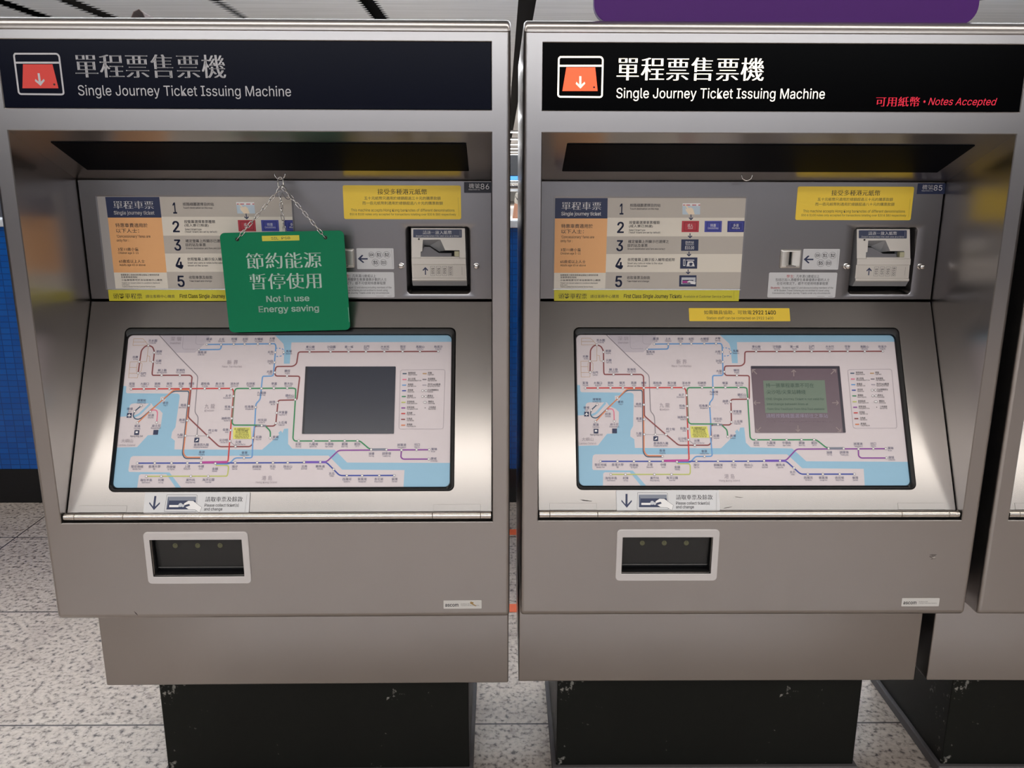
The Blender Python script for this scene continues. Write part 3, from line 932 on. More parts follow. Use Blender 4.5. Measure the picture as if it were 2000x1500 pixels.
ART_CARD = [
    ('P','band_grey',[(120.4,1.3),(435.6,0.5),(436.3,44.1),(120.9,44.8)]),
    ('P','band_cream',[(120.9,44.8),(436.3,44.1),(436.6,86.1),(121.1,86.8)]),
    ('P','band_grey',[(121.1,86.8),(436.6,86.1),(435.4,126.1),(121.0,126.8)]),
    ('P','band_cream',[(121.0,126.8),(435.4,126.1),(434.8,167.7),(120.9,168.3)]),
    ('P','band_grey',[(120.9,168.3),(434.8,167.7),(434.1,208.6),(121.0,209.1)]),
    ('P','navy',[(0.3,1.6),(120.6,1.3),(121.2,46.6),(1.0,46.9)]),
    ('P','orange',[(1.0,46.9),(121.2,46.6),(120.9,169.9),(1.0,170.1)]),
    ('P','band_cream',[(1.0,170.1),(120.9,169.9),(121.0,209.1),(1.0,209.3)]),
    ('T','white','單程車票',16.5,106.5,18.8,17.4,'S'),
    ('T','white','Single journey ticket',16.0,106.5,36.0,7.7,'b'),
    ('T','ink','特惠車費適用於',16.5,88.8,63.8,9.3,''),
    ('T','ink','以下人士：',16.7,68.1,75.8,9.3,''),
    ('T','ink',"'Concessionary' fares are",16.4,92.1,88.2,5.8,''),
    ('T','ink','only for :',15.7,42.7,97.2,5.7,''),
    ('T','ink','3至11歲小童',16.1,62.4,117.2,7.4,''),
    ('T','ink','Children age 3-11',15.7,61.8,125.4,4.7,''),
    ('T','ink','65歲或以上人士',15.7,73.6,144.4,7.4,''),
    ('T','ink','Adults age 65 or above',15.9,74.4,152.6,4.7,''),
    ('T','ink','有關車票之使用須受車站張貼之規例所約束',16.2,103.8,175.3,4.3,''),
    ('T','ink','及車票條款限制',16.3,53.2,180.6,4.2,''),
    ('T','ink','小童單程票可於本站客務中心購買',16.4,109.4,187.0,4.2,''),
    ('T','ink','Tickets are issued subject to conditions displayed',16.5,102.9,193.7,2.7,''),
    ('T','ink','in this station',16.6,33.5,198.0,2.7,''),
    ('T','ink','Tickets available from the Customer Service Centre',16.7,92.4,202.2,2.7,''),
    ('T','navy','1',148.6,157.3,25.5,23.6,'b'),
    ('T','navy','2',144.2,159.5,66.7,23.9,'b'),
    ('T','navy','3',143.7,159.1,107.6,24.0,'b'),
    ('T','navy','4',142.9,160.2,148.6,24.3,'b'),
    ('T','navy','5',143.7,159.8,189.8,24.6,'b'),
    ('T','ink','按路綫圖選擇目的站',171.4,240.8,16.9,7.2,''),
    ('T','ink','Touch destination on the map',171.7,237.2,24.8,3.9,''),
    ('T','ink','按螢幕選擇車票種類',170.9,240.7,55.4,7.3,''),
    ('T','ink','(成人票已預選)',171.0,225.3,64.0,7.2,''),
    ('T','ink','Select ticket type',171.3,208.5,72.4,3.9,''),
    ('T','ink',"('Adult' tickets are set by default)",171.0,243.0,77.8,3.9,''),
    ('T','ink','確定螢幕上所顯示已選擇之',170.4,263.8,98.3,7.3,''),
    ('T','ink','目的站及車票',169.9,215.2,107.2,7.3,''),
    ('T','ink','Ensure destination and fare are correct',170.2,255.9,114.8,3.9,''),
    ('T','ink','依照螢幕上顯示投入輔幣或紙幣',170.6,279.6,139.5,7.4,''),
    ('T','ink','Insert any coins or notes to the value',170.8,251.5,147.7,4.0,''),
    ('T','ink','shown on the screen',170.5,216.4,153.9,3.9,''),
    ('T','ink','收取車票及餘款',170.7,224.2,180.9,7.5,''),
    ('T','ink','Take ticket and change',171.0,221.9,189.1,4.0,''),
    ('P','white',[(290.9,12.3),(331.0,12.2),(331.3,18.6),(291.2,18.7)]),
    ('P','pale_blue',[(290.9,18.2),(331.0,18.1),(332.1,37.1),(291.9,37.2)]),
    ('P','button_red',[(292.3,15.4),(331.1,15.3),(331.2,17.1),(292.4,17.2)]),
    ('P','white',[(313.1,16.4),(312.8,17.5),(312.0,18.4),(310.9,18.7),(309.7,18.4),(308.8,17.5),(308.4,16.4),(308.6,15.2),(309.5,14.4),(310.6,14.1),(311.8,14.4),(312.7,15.2)]),
    ('P','white',[(327.0,16.3),(326.7,17.5),(325.9,18.3),(324.8,18.6),(323.6,18.3),(322.7,17.5),(322.3,16.3),(322.5,15.2),(323.3,14.4),(324.5,14.0),(325.7,14.3),(326.6,15.2)]),
    ('P','skin_print',[(296.0,16.2),(298.6,15.1),(305.9,23.3),(310.5,21.2),(315.9,25.1),(319.8,37.1),(306.1,37.2),(299.9,29.5),(298.0,23.8),(302.8,25.4)]),
    ('P','navy',[(310.3,37.2),(312.4,37.2),(312.9,46.4),(315.4,43.3),(317.1,45.4),(312.1,50.0),(306.5,45.4),(308.0,43.3),(310.8,46.4)]),
    ('P','navy',[(310.5,79.3),(312.6,79.3),(313.0,87.1),(315.5,84.0),(317.2,86.1),(312.1,90.8),(306.6,86.1),(308.1,84.0),(310.9,87.1)]),
    ('P','navy',[(310.3,120.6),(312.4,120.6),(312.9,128.5),(315.3,125.3),(317.1,127.4),(312.0,132.2),(306.4,127.5),(307.9,125.3),(310.7,128.5)]),
    ('P','navy',[(310.4,161.5),(312.5,161.5),(312.9,169.5),(315.4,166.3),(317.2,168.4),(312.1,173.2),(306.5,168.5),(308.0,166.3),(310.8,169.5)]),
    ('P','button_red',[(291.6,51.6),(330.8,51.5),(331.2,76.7),(291.8,76.8)]),
    ('P','button_red2',[(296.5,54.7),(326.5,54.7),(326.8,73.6),(296.7,73.6)]),
    ('P','button_red',[(298.2,56.3),(325.0,56.2),(325.1,72.0),(298.2,72.1)]),
    ('T','white','成人',304.8,317.4,61.7,7.2,''),
    ('T','white','Adult',305.9,317.0,67.6,3.7,''),
    ('P','button_blue',[(343.7,51.5),(383.0,51.4),(383.5,76.6),(344.2,76.6)]),
    ('P','button_blue2',[(348.7,54.6),(378.7,54.5),(379.1,73.4),(349.0,73.5)]),
    ('P','button_blue',[(350.3,56.2),(377.2,56.1),(377.4,71.9),(350.5,72.0)]),
    ('T','white','特惠',357.0,369.7,61.6,7.3,''),
    ('T','white','Concessionary',351.5,375.8,67.5,3.7,''),
    ('P','button_blue2',[(395.9,51.4),(435.2,51.3),(435.9,76.4),(396.5,76.5)]),
    ('P','button_blue',[(400.9,54.5),(430.9,54.4),(431.4,73.3),(401.3,73.4)]),
    ('P','button_blue2',[(402.5,56.0),(429.4,56.0),(429.8,71.8),(402.8,71.8)]),
    ('T','white','多張',409.2,421.9,61.4,7.3,''),
    ('T','white','Multiple',407.1,424.8,67.4,3.6,''),
    ('P','navy',[(292.4,93.2),(331.9,93.1),(332.5,119.0),(293.0,119.1)]),
    ('T','white','目的站',302.3,321.4,99.9,6.3,''),
    ('T','white','Destination',302.9,321.4,105.2,3.1,''),
    ('T','white','$10.00',301.4,322.6,112.2,6.8,'b'),
    ('P','navy',[(292.2,134.3),(331.5,134.3),(332.2,159.9),(292.7,160.0)]),
    ('P','white',[(298.8,138.8),(303.8,138.8),(304.6,153.6),(299.5,153.6)]),
    ('P','navy',[(300.2,140.4),(302.6,140.4),(303.2,152.0),(300.8,152.0)]),
    ('P','white',[(306.3,139.6),(324.4,139.5),(324.5,141.4),(306.4,141.4)]),
    ('P','white',[(309.6,143.0),(321.9,143.0),(326.3,154.6),(307.1,154.7)]),
    ('P','navy',[(312.1,148.8),(315.1,146.2),(319.9,146.2),(322.2,148.8),(319.1,150.7),(321.6,152.2),(316.3,153.6),(312.2,151.5),(315.4,150.1)]),
    ('P','navy',[(292.1,175.4),(331.7,175.3),(332.4,201.2),(292.6,201.3)]),
    ('P','pale_grey',[(297.2,180.2),(329.8,180.1),(330.2,195.6),(297.4,195.7)]),
    ('P','navy',[(299.6,186.1),(324.8,186.0),(324.7,194.6),(299.5,194.6)]),
    ('P','magenta',[(300.0,188.2),(314.2,188.2),(314.2,193.0),(300.0,193.0)]),
    ('P','white',[(310.6,190.3),(315.5,187.4),(322.2,188.1),(331.0,191.3),(330.2,196.2),(321.3,195.6),(317.1,191.9),(311.7,191.9)]),
]
ART_FIRST = [
    ('P','lime',[(-0.1,1.9),(431.0,-1.3),(432.3,25.7),(-0.0,28.3)]),
    ('T','ink','頭等單程票',10.5,76.6,15.6,12.4,'S'),
    ('T','ink','請往客務中心購買',84.6,151.0,16.2,7.5,''),
    ('T','ink','First Class Single Journey Tickets',162.5,297.5,15.5,8.6,'b'),
    ('T','ink','Available at Customer Service Centres',302.1,414.6,16.1,5.4,''),
    ('L','ink',0.3,[(419.1,2.8),(419.9,23.0)],0),
]
ART_HELP = [
    ('P','yellow',[(2.4,0.2),(235.6,-0.2),(234.3,32.2),(-1.6,31.3)]),
    ('T','ink','如需職員協助，可致電',34.9,146.3,10.6,10.0,''),
    ('T','ink','2922 1400',148.7,202.5,10.6,9.3,'b'),
    ('T','ink','Station staff can be contacted on 2922 1400',40.5,195.5,24.3,6.2,''),
]
ART_BANK = [
    ('T','ink','接受多種港元紙幣',77.8,188.9,13.4,12.2,'S'),
    ('T','ink','五十元紙幣只適用於總額超過三十元的購票款額',47.6,219.2,27.6,7.3,''),
    ('T','ink','而一佰元紙幣則適用於總額超過八十元的購票款額',43.2,223.9,38.4,7.3,''),
    ('T','ink','This machine accepts Hong Kong banknotes of different denominations',17.0,250.1,54.0,5.9,''),
    ('T','ink','$50 & $100 notes only accepted for transactions totalling over $30 & $80 respectively',13.8,253.5,63.1,4.6,''),
    ('L','ink',0.25,[(258.5,25.6),(259.8,66.7)],0),
]
ART_NUM = [
    ('T','white','機號',11.0,35.9,9.6,10.4,'S'),
    ('T','white','Machine no.',10.8,36.5,17.6,2.7,''),
    ('T','white','NN',37.5,56.7,11.1,11.8,''),
]
ART_COIN = [
    ('P','navy',[(2.6,24.1),(12.1,15.2),(15.7,16.3),(9.9,22.7),(25.1,22.7),(25.4,25.9),(10.2,26.0),(17.1,32.1),(14.2,33.7)]),
    ('L','ink',0.5,[(40.7,15.1),(40.6,17.1),(39.8,19.0),(38.5,20.4),(36.7,21.4),(34.7,21.7),(32.6,21.4),(30.7,20.5),(29.1,19.0),(28.0,17.2),(27.5,15.1),(27.6,13.1),(28.4,11.3),(29.7,9.8),(31.5,8.9),(33.5,8.6),(35.6,8.9),(37.5,9.8),(39.1,11.3),(40.2,13.1),(40.7,15.1)],0),
    ('T','ink','50¢',29.3,38.9,15.1,5.9,'b'),
    ('L','ink',0.5,[(58.8,15.1),(58.6,17.4),(57.7,19.5),(56.2,21.2),(54.2,22.2),(51.9,22.6),(49.5,22.2),(47.3,21.2),(45.4,19.5),(44.2,17.4),(43.6,15.1),(43.7,12.8),(44.6,10.7),(46.2,9.0),(48.2,8.0),(50.5,7.6),(52.8,8.0),(55.1,9.0),(56.9,10.7),(58.2,12.8),(58.8,15.1)],0),
    ('T','ink','$1',46.5,55.9,15.1,6.8,'b'),
    ('L','ink',0.5,[(76.5,15.0),(76.4,17.4),(75.5,19.5),(74.0,21.1),(72.0,22.2),(69.7,22.6),(67.3,22.2),(65.1,21.1),(63.2,19.5),(62.0,17.4),(61.4,15.1),(61.5,12.8),(62.4,10.7),(63.9,9.0),(65.9,7.9),(68.2,7.6),(70.6,7.9),(72.8,9.0),(74.7,10.6),(75.9,12.7),(76.5,15.0)],0),
    ('T','ink','$2',64.2,73.7,15.1,6.7,'b'),
    ('L','ink',0.5,[(50.9,32.7),(50.7,35.2),(49.8,37.4),(48.2,39.2),(46.0,40.3),(43.6,40.7),(41.0,40.4),(38.7,39.2),(36.7,37.5),(35.4,35.2),(34.8,32.7),(34.9,30.3),(35.9,28.0),(37.5,26.3),(39.6,25.1),(42.1,24.7),(44.6,25.1),(47.0,26.3),(48.9,28.0),(50.3,30.2),(50.9,32.7)],0),
    ('T','ink','$5',37.8,47.8,32.7,7.2,'b'),
    ('L','ink',0.5,[(68.3,32.7),(68.1,34.9),(67.3,36.8),(65.9,38.4),(64.0,39.4),(61.8,39.8),(59.6,39.4),(57.5,38.4),(55.8,36.9),(54.6,34.9),(54.0,32.7),(54.1,30.5),(55.0,28.6),(56.4,27.0),(58.3,26.0),(60.5,25.6),(62.7,26.0),(64.8,27.0),(66.5,28.5),(67.7,30.5),(68.3,32.7)],0),
    ('T','ink','$10',56.0,66.3,32.7,6.4,'b'),
    ('L','ink',0.25,[(80.2,3.3),(81.8,44.4)],0),
]
ART_STUD = [
    ('T','red_ink','學生',41.2,57.4,8.6,7.1,''),
    ('T','ink','：凡年滿12歲或以上',57.9,117.5,8.6,7.1,''),
    ('T','ink','包括已加入港鐵學生乘車優惠計劃的人士',16.2,142.1,16.8,7.1,''),
    ('T','ink','在任何情況下，都不可使用特惠單程票',19.9,139.4,25.4,7.1,''),
    ('T','red_ink','Students :',6.4,30.3,35.3,4.3,'b'),
    ('T','ink','Students aged 12 and above,including members of the',33.4,152.3,35.2,4.3,''),
    ('T','ink','MTR Student Travel Scheme,are not entitled to travel using',15.2,143.3,41.6,4.3,''),
    ('T','ink','Concessionary Single Journey Tickets under any circumstances',10.9,146.7,47.6,4.3,''),
    ('L','ink',0.4,[(116.5,55.2),(133.8,55.2)],0),
    ('L','ink',0.4,[(142.2,55.2),(152.5,55.2)],0),
]
ART_COLLECT = [
    ('P','navy',[(20.6,7.0),(25.1,7.0),(24.3,29.8),(33.7,20.2),(34.1,23.8),(22.5,37.5),(10.8,23.3),(11.4,19.7),(19.6,29.8)]),
    ('L','ink',0.6,[(47.6,4.5),(113.5,5.0),(114.0,41.4),(45.0,40.8),(47.6,4.5)],2),
    ('P','slate',[(50.0,8.6),(111.8,8.6),(111.4,16.9),(49.7,16.9)]),
    ('P','navy',[(49.7,16.9),(111.4,16.9),(112.7,36.3),(49.0,36.2)]),
    ('P','slate2',[(50.0,8.6),(53.6,16.9),(51.0,32.4),(49.0,36.2)]),
    ('P','white',[(54.8,26.7),(75.4,26.7),(75.2,31.4),(54.7,31.3)]),
    ('P','pale_grey',[(83.2,26.7),(82.5,28.9),(80.8,30.5),(78.6,31.1),(76.4,30.5),(74.8,28.9),(74.3,26.7),(75.0,24.5),(76.7,22.9),(78.9,22.3),(81.1,22.9),(82.7,24.5)]),
    ('P','pale_grey',[(87.5,28.3),(87.0,29.8),(85.9,30.9),(84.3,31.4),(82.7,30.9),(81.6,29.8),(81.3,28.3),(81.8,26.7),(83.0,25.6),(84.5,25.2),(86.1,25.6),(87.2,26.7)]),
    ('P','white',[(85.9,23.4),(95.3,17.4),(105.7,17.7),(113.2,23.4),(125.3,31.7),(121.4,43.5),(111.3,37.0),(97.1,36.5),(89.5,31.1),(94.2,29.8),(99.5,27.8),(97.6,24.7),(91.0,26.2),(87.0,28.0)]),
    ('L','ink',0.5,[(85.9,23.4),(95.3,17.4),(105.7,17.7),(113.2,23.4),(125.3,31.7),(121.4,43.5),(111.3,37.0),(97.1,36.5),(89.5,31.1),(94.2,29.8),(99.5,27.8),(97.6,24.7),(91.0,26.2),(87.0,28.0),(85.9,23.4)],0),
    ('T','ink','請取車票及餘款',131.9,212.7,14.4,10.9,'S'),
    ('T','ink','Please collect ticket(s)',131.3,205.4,27.3,6.2,'m'),
    ('T','ink','and change',130.9,170.4,35.6,6.2,'m'),
    ('L','ink',0.3,[(221.6,4.0),(219.4,42.8)],0),
]
ART_HEAD = [
    ('L','lit',3.2,[(34.3,27.0),(112.0,26.7),(115.5,30.6),(115.8,97.2),(112.7,99.2),(34.1,98.8),(31.3,96.2),(31.6,29.6),(34.3,27.0)],3),
    ('L','lit',3.4,[(32.1,42.8),(115.2,42.4)],0),
    ('P','sign_red',[(46.2,45.6),(101.3,45.4),(107.2,88.1),(39.4,88.4)]),
    ('P','lit2',[(71.2,61.3),(75.3,61.3),(75.6,76.5),(81.7,71.3),(83.1,74.6),(74.1,84.0),(64.6,75.3),(65.9,71.4),(71.5,76.5)]),
    ('P','sign_black',[(102.2,81.3),(102.0,82.3),(101.2,83.0),(100.2,83.3),(99.2,83.0),(98.4,82.3),(98.1,81.3),(98.3,80.3),(99.1,79.6),(100.1,79.4),(101.1,79.6),(101.9,80.3)]),
    ('T','lit','單程票售票機',142.5,425.2,47.8,41.4,'S'),
    ('T','lit','Single Journey Ticket Issuing Machine',143.4,545.7,91.6,18.2,'h'),
    ('T','sign_dim','可用紙幣',645.8,731.2,105.4,17.8,'S'),
    ('T','sign_dim','•',738.1,742.1,105.2,7.5,''),
    ('T','sign_dim','Notes Accepted',748.0,880.8,104.8,13.2,'i'),
]
ART_LCD = [
    ('P','lcd_green',[(25.2,34.3),(166.5,33.3),(166.3,109.7),(24.9,110.0)]),
    ('T','lcd_ink','持一張單程車票不可在',30.6,140.4,45.7,10.2,''),
    ('T','lcd_ink','尖沙咀/尖東站轉綫',31.3,120.3,61.2,10.1,''),
    ('T','lcd_ink','ONE Single Journey Ticket is not valid for',29.5,161.2,77.4,5.0,''),
    ('T','lcd_ink','interchange between lines at',29.9,123.9,89.2,5.0,''),
    ('T','lcd_ink','Tsim Sha Tsui/East Tsim Sha Tsui stations',29.6,159.7,100.5,4.9,''),
    ('T','lcd_pale','請輕按路綫圖選擇前往之車站',26.2,166.5,116.5,9.2,''),
    ('T','lcd_dim','Please touch your destination point on the map',24.1,168.3,128.9,4.0,''),
    ('L','lcd_arrow',2.2,[(11.8,19.1),(2.2,8.5)],0),
    ('L','lcd_arrow',2.2,[(2.2,8.5),(9.2,8.5)],0),
    ('L','lcd_arrow',2.2,[(2.2,8.5),(1.7,15.6)],0),
    ('L','lcd_arrow',2.2,[(96.3,24.2),(97.5,9.2)],0),
    ('L','lcd_arrow',2.2,[(97.5,9.2),(102.0,14.3)],0),
    ('L','lcd_arrow',2.2,[(97.5,9.2),(92.1,14.3)],0),
    ('L','lcd_arrow',2.2,[(182.3,18.9),(193.6,8.3)],0),
    ('L','lcd_arrow',2.2,[(193.6,8.3),(192.9,15.5)],0),
    ('L','lcd_arrow',2.2,[(193.6,8.3),(186.6,8.3)],0),
    ('L','lcd_arrow',2.2,[(15.1,86.3),(0.7,86.3)],0),
    ('L','lcd_arrow',2.2,[(0.7,86.3),(5.9,81.3)],0),
    ('L','lcd_arrow',2.2,[(0.7,86.3),(5.2,91.3)],0),
    ('L','lcd_arrow',2.2,[(178.9,86.2),(193.4,86.2)],0),
    ('L','lcd_arrow',2.2,[(193.4,86.2),(188.0,91.2)],0),
    ('L','lcd_arrow',2.2,[(193.4,86.2),(188.9,81.2)],0),
    ('L','lcd_arrow',2.2,[(12.6,142.5),(1.7,152.8)],0),
    ('L','lcd_arrow',2.2,[(1.7,152.8),(2.2,145.9)],0),
    ('L','lcd_arrow',2.2,[(1.7,152.8),(8.6,152.8)],0),
    ('L','lcd_arrow',2.2,[(96.6,138.1),(95.5,152.6)],0),
    ('L','lcd_arrow',2.2,[(95.5,152.6),(91.0,147.7)],0),
    ('L','lcd_arrow',2.2,[(95.5,152.6),(100.7,147.7)],0),
    ('L','lcd_arrow',2.2,[(182.9,142.5),(192.2,152.8)],0),
    ('L','lcd_arrow',2.2,[(192.2,152.8),(185.3,152.8)],0),
    ('L','lcd_arrow',2.2,[(192.2,152.8),(192.8,145.8)],0),
]
ART_BOARD = [
    ('T','board_white','節約能源',-83.6,82.9,-48.3,34.8,'S'),
    ('T','board_white','暫停使用',-80.4,79.2,-2.5,35.2,'S'),
    ('T','board_white','Not in use',-47.0,49.5,36.7,13.2,'b'),
    ('T','board_white','Energy saving',-66.3,69.2,59.6,13.3,'b'),
    ('L','board_white',0.4,[(135.0,59.6),(135.3,93.0)],0),
]

NUM_ART = {n: n for n in ('85', '86')}
ks = set()
for ops in (ART_MAP, ART_CARD, ART_FIRST, ART_HELP, ART_BANK, ART_COIN, ART_STUD, ART_COLLECT, ART_HEAD, ART_LCD, ART_BOARD):
    ks |= keys_of(ops)
for n in ('85', '86'):
    ks |= keys_of(ART_NUM, {'NN': n})
ks |= {('請逐一放入紙幣', 'S'), ('Insert banknotes into slot one at a time', 'b'), ('ascom', 'b'), ('Autelca AG', ''), ('Transport Revenue Systems', ''), ('SIL  PSB', ''),
       ('$10', 'm'), ('$20', 'm'), ('$50', 'm'), ('$100', 'm')}
load_glyphs(sorted(ks))

# ------------------------------------------------------------------ the hall
bm = bmesh.new()
quad(bm, [(-14, -10, 0), (14, -10, 0), (14, 62, 0), (-14, 62, 0)])
structure(finish(bm, 'floor', floor_m), 'speckled pale granite tile floor of the concourse', 'floor')

WALLM = mat('grey_wall', srgb(122, 124, 138), 0.5)
for nm, pts, lab in [('wall_front', [(-14, -10, 0), (14, -10, 0), (14, -10, 3), (-14, -10, 3)], 'grey concourse wall facing the ticket machines'),
                     ('wall_far', [(-14, 62, 0), (14, 62, 0), (14, 62, 3), (-14, 62, 3)], 'pale end wall far behind the ticket machines'),
                     ('wall_left', [(-14, -10, 0), (-14, 62, 0), (-14, 62, 3), (-14, -10, 3)], 'grey side wall of the concourse on the left'),
                     ('wall_right', [(14, -10, 0), (14, 62, 0), (14, 62, 3), (14, -10, 3)], 'grey side wall of the concourse on the right')]:
    bm = bmesh.new()
    quad(bm, pts)
    structure(finish(bm, nm, mat('pale_end_wall', srgb(214, 208, 198), 0.5) if nm == 'wall_far' else WALLM), lab, 'wall')

# ceiling: grey panels in bays, dark toothed slots between them running away from the viewer
bm = bmesh.new()
SLOTS = [(-5.55, 0.10, 0.05), (-4.31, 0.12, 0.05), (-3.71, 0.12, 0.06), (-2.46, 0.003, 0.07), (-1.19, 0.11, 0.04), (0.155, 0.15, 0.0), (1.40, 0.10, 0.05), (2.62, 0.10, 0.05), (3.84, 0.10, 0.05)]
edges = [(-14, 0.0)]
for c, w, t in SLOTS:
    edges += [(c - w / 2, -t), (c + w / 2, t)]
edges.append((14, 0.0))


def tooth_edge(x, t):
    pts = [(x, -10.0)]
    if t:
        y = 3.6
        while y < 9.0:
            if t > 0:
                pts += [(x, y), (x + t, y + 0.035), (x, y + 0.07)]
            else:
                pts += [(x, y), (x + t, y + 0.035), (x, y + 0.07)]
            y += 0.09
    pts.append((x, 62.0))
    return pts


for k in range(0, len(edges), 2):
    a = tooth_edge(*edges[k])
    c = tooth_edge(*edges[k + 1])
    ring = [(x, y) for x, y in a] + [(x, y) for x, y in reversed(c)]
    tris = tessellate_polygon([[Vector((x, y, 0)) for x, y in ring]])
    lo = [bm.verts.new((x, y, 3.0)) for x, y in ring]
    hi = [bm.verts.new((x, y, 3.004)) for x, y in ring]
    for t in tris:
        try:
            bm.faces.new([lo[i] for i in t])
        except ValueError:
            pass
    for i in range(len(ring)):
        j = (i + 1) % len(ring)
        bm.faces.new((lo[i], lo[j], hi[j], hi[i])).material_index = 1
structure(finish(bm, 'ceiling', [ceil_m, mat('ceiling_void_black', srgb(3, 4, 7), 0.8)]), 'grey metal panel ceiling with dark toothed slots', 'ceiling')
bm = bmesh.new()
quad(bm, [(-14, -10, 3.25), (14, -10, 3.25), (14, 62, 3.25), (-14, 62, 3.25)])
structure(finish(bm, 'ceiling_upper', mat('ceiling_void_black', srgb(3, 4, 7), 0.8)), 'dark void above the ceiling slots', 'ceiling')

# far ceiling lights, seen as thin lines through the gap between the machines
LAMPM = mat('fluorescent_tube', (1, 1, 1, 1), 0.4, 0, (1, 0.98, 0.95, 1), 6.0)
HOUSM = mat('lamp_housing', srgb(200, 200, 200), 0.4)
WHICH = ['nearest', 'second nearest', 'third nearest', 'fourth nearest', 'fifth nearest', 'sixth nearest']
for k in range(6):
    y = 24.7 + 4.55 * k
    t = thing('ceiling_light', WHICH[k] + ' of the far ceiling light lines seen through the gap between the machines', 'ceiling light', (0.2, y, 3.0), 0, 'far ceiling lights')
    bm = bmesh.new()
    box(bm, -1.6, 1.6, -0.16, 0.16, -0.05, 0)
    finish(bm, 'housing', HOUSM, t)
    bm = bmesh.new()
    box(bm, -1.55, 1.55, -0.12, 0.12, -0.065, -0.0505)
    finish(bm, 'diffuser', LAMPM, t)

# low blue wall behind the machines with dark plinth, stone cap and steel rail
bm = bmesh.new()
box(bm, -13.9, 13.9, 2.16, 2.34, 0.175, 1.333)
structure(finish(bm, 'wall_back', blue_m), 'low wall of small glossy blue tiles behind the machines', 'wall')
bm = bmesh.new()
box(bm, -13.9, 13.9, 2.155, 2.345, 0.0, 0.175, 0, 0.004)
structure(finish(bm, 'baseboard_back', mat('black_skirting', srgb(10, 12, 16), 0.25)), 'black skirting under the blue tiled wall', 'baseboard')
bm = bmesh.new()
box(bm, -13.9, 13.9, 2.14, 2.36, 1.333, 1.366, 0, 0.004)
structure(finish(bm, 'trim_1', mat('pale_cap_stone', srgb(205, 210, 216), 0.3)), 'pale stone cap along the blue wall', 'trim')

rail = thing('handrail', 'long steel handrail standing on the low blue tiled wall', 'handrail', (0, 2.25, 1.366))
bm = bmesh.new()
tube(bm, [(-13.8, 0, 0.152), (13.8, 0, 0.152)], 0.026, 16)
finish(bm, 'rail_tube', CHROME, rail, 50)
for k in range(-6, 7):
    bm = bmesh.new()
    tube(bm, [(k * 2.1 + 0.9, 0, 0), (k * 2.1 + 0.9, 0, 0.13)], 0.014, 12)
    finish(bm, 'rail_post', CHROME, rail, 50)

# black hanging display with a blue strip, far behind, seen through the gap
sg = thing('hanging_display', 'far black hanging display with blue strip seen through the gap', 'sign', (0.32, 11.0, 3.0))
bm = bmesh.new()
box(bm, -0.95, 0.95, -0.08, 0.08, -1.40, -1.10, 0, 0.01)
finish(bm, 'display_case', mat('display_black', srgb(16, 18, 22), 0.4), sg)
bm = bmesh.new()
box(bm, -0.95, 0.95, -0.09, 0.07, -1.49, -1.402)
finish(bm, 'blue_strip', mat('display_blue', srgb(60, 130, 215), 0.4, 0, srgb(60, 130, 215), 0.5), sg)
for s in (-0.6, 0.6):
    bm = bmesh.new()
    tube(bm, [(s, 0, -1.102), (s, 0, 0.0)], 0.015, 10)
    finish(bm, 'hanger', HOUSM, sg)

# orange tapes on the floor between and behind the machines
ORG = mat('orange_tape', srgb(226, 104, 62), 0.5)
for y, w, lab in [(1.115, 0.06, 'orange floor tape nearer the machines, seen through the gap'), (1.80, 0.06, 'orange floor tape farther back, near the blue wall, seen through the gap')]:
    bm = bmesh.new()
    box(bm, -0.30, 0.42, y - w / 2, y + w / 2, 0.0, 0.0012)
    tag(finish(bm, 'floor_tape', ORG), lab, 'tape', 'orange floor tapes')

# ------------------------------------------------------------------ ticket machine
W = 1.0
RP, RD = 0.2437, 0.0223
Z_PT, Z_PB, Z_DB = 1.5457, 1.2733, 0.8367
Z_BOT, Z_TOP = 0.5955, 1.8394
Z_OT, Z_OB = 1.6358, 0.8243
Z_ST, Z_SB = 1.7995, 1.6741
M = 0.0355
DEPTH = 0.64
DS = Vector((0, RD - RP, Z_DB - Z_PB)).normalized()
DN = Vector((0, DS.z, -DS.y))
HS = Vector((0, RP, Z_PT - Z_OT)).normalized()
HN = Vector((0, HS.z, -HS.y))            # out of the hood underside, downwards
DLEN = 0.4895


def F_face(x, z, d):
    return (x, -d, z)


def F_panel(x, z, d):
    return (x, RP - d, z)


def F_door(x, s, d):
    p = Vector((x, RP, Z_PB)) + DS * s + DN * d
    return (p.x, p.y, p.z)


def F_hood(x, s, d):
    p = Vector((x, 0, Z_OT)) + HS * s + HN * d
    return (p.x, p.y, p.z)


def mm(fr, ox, oy, flip):
    k = -0.001 if flip else 0.001
    return lambda x, y, d: fr(ox + x * 0.001, oy + y * k, d)


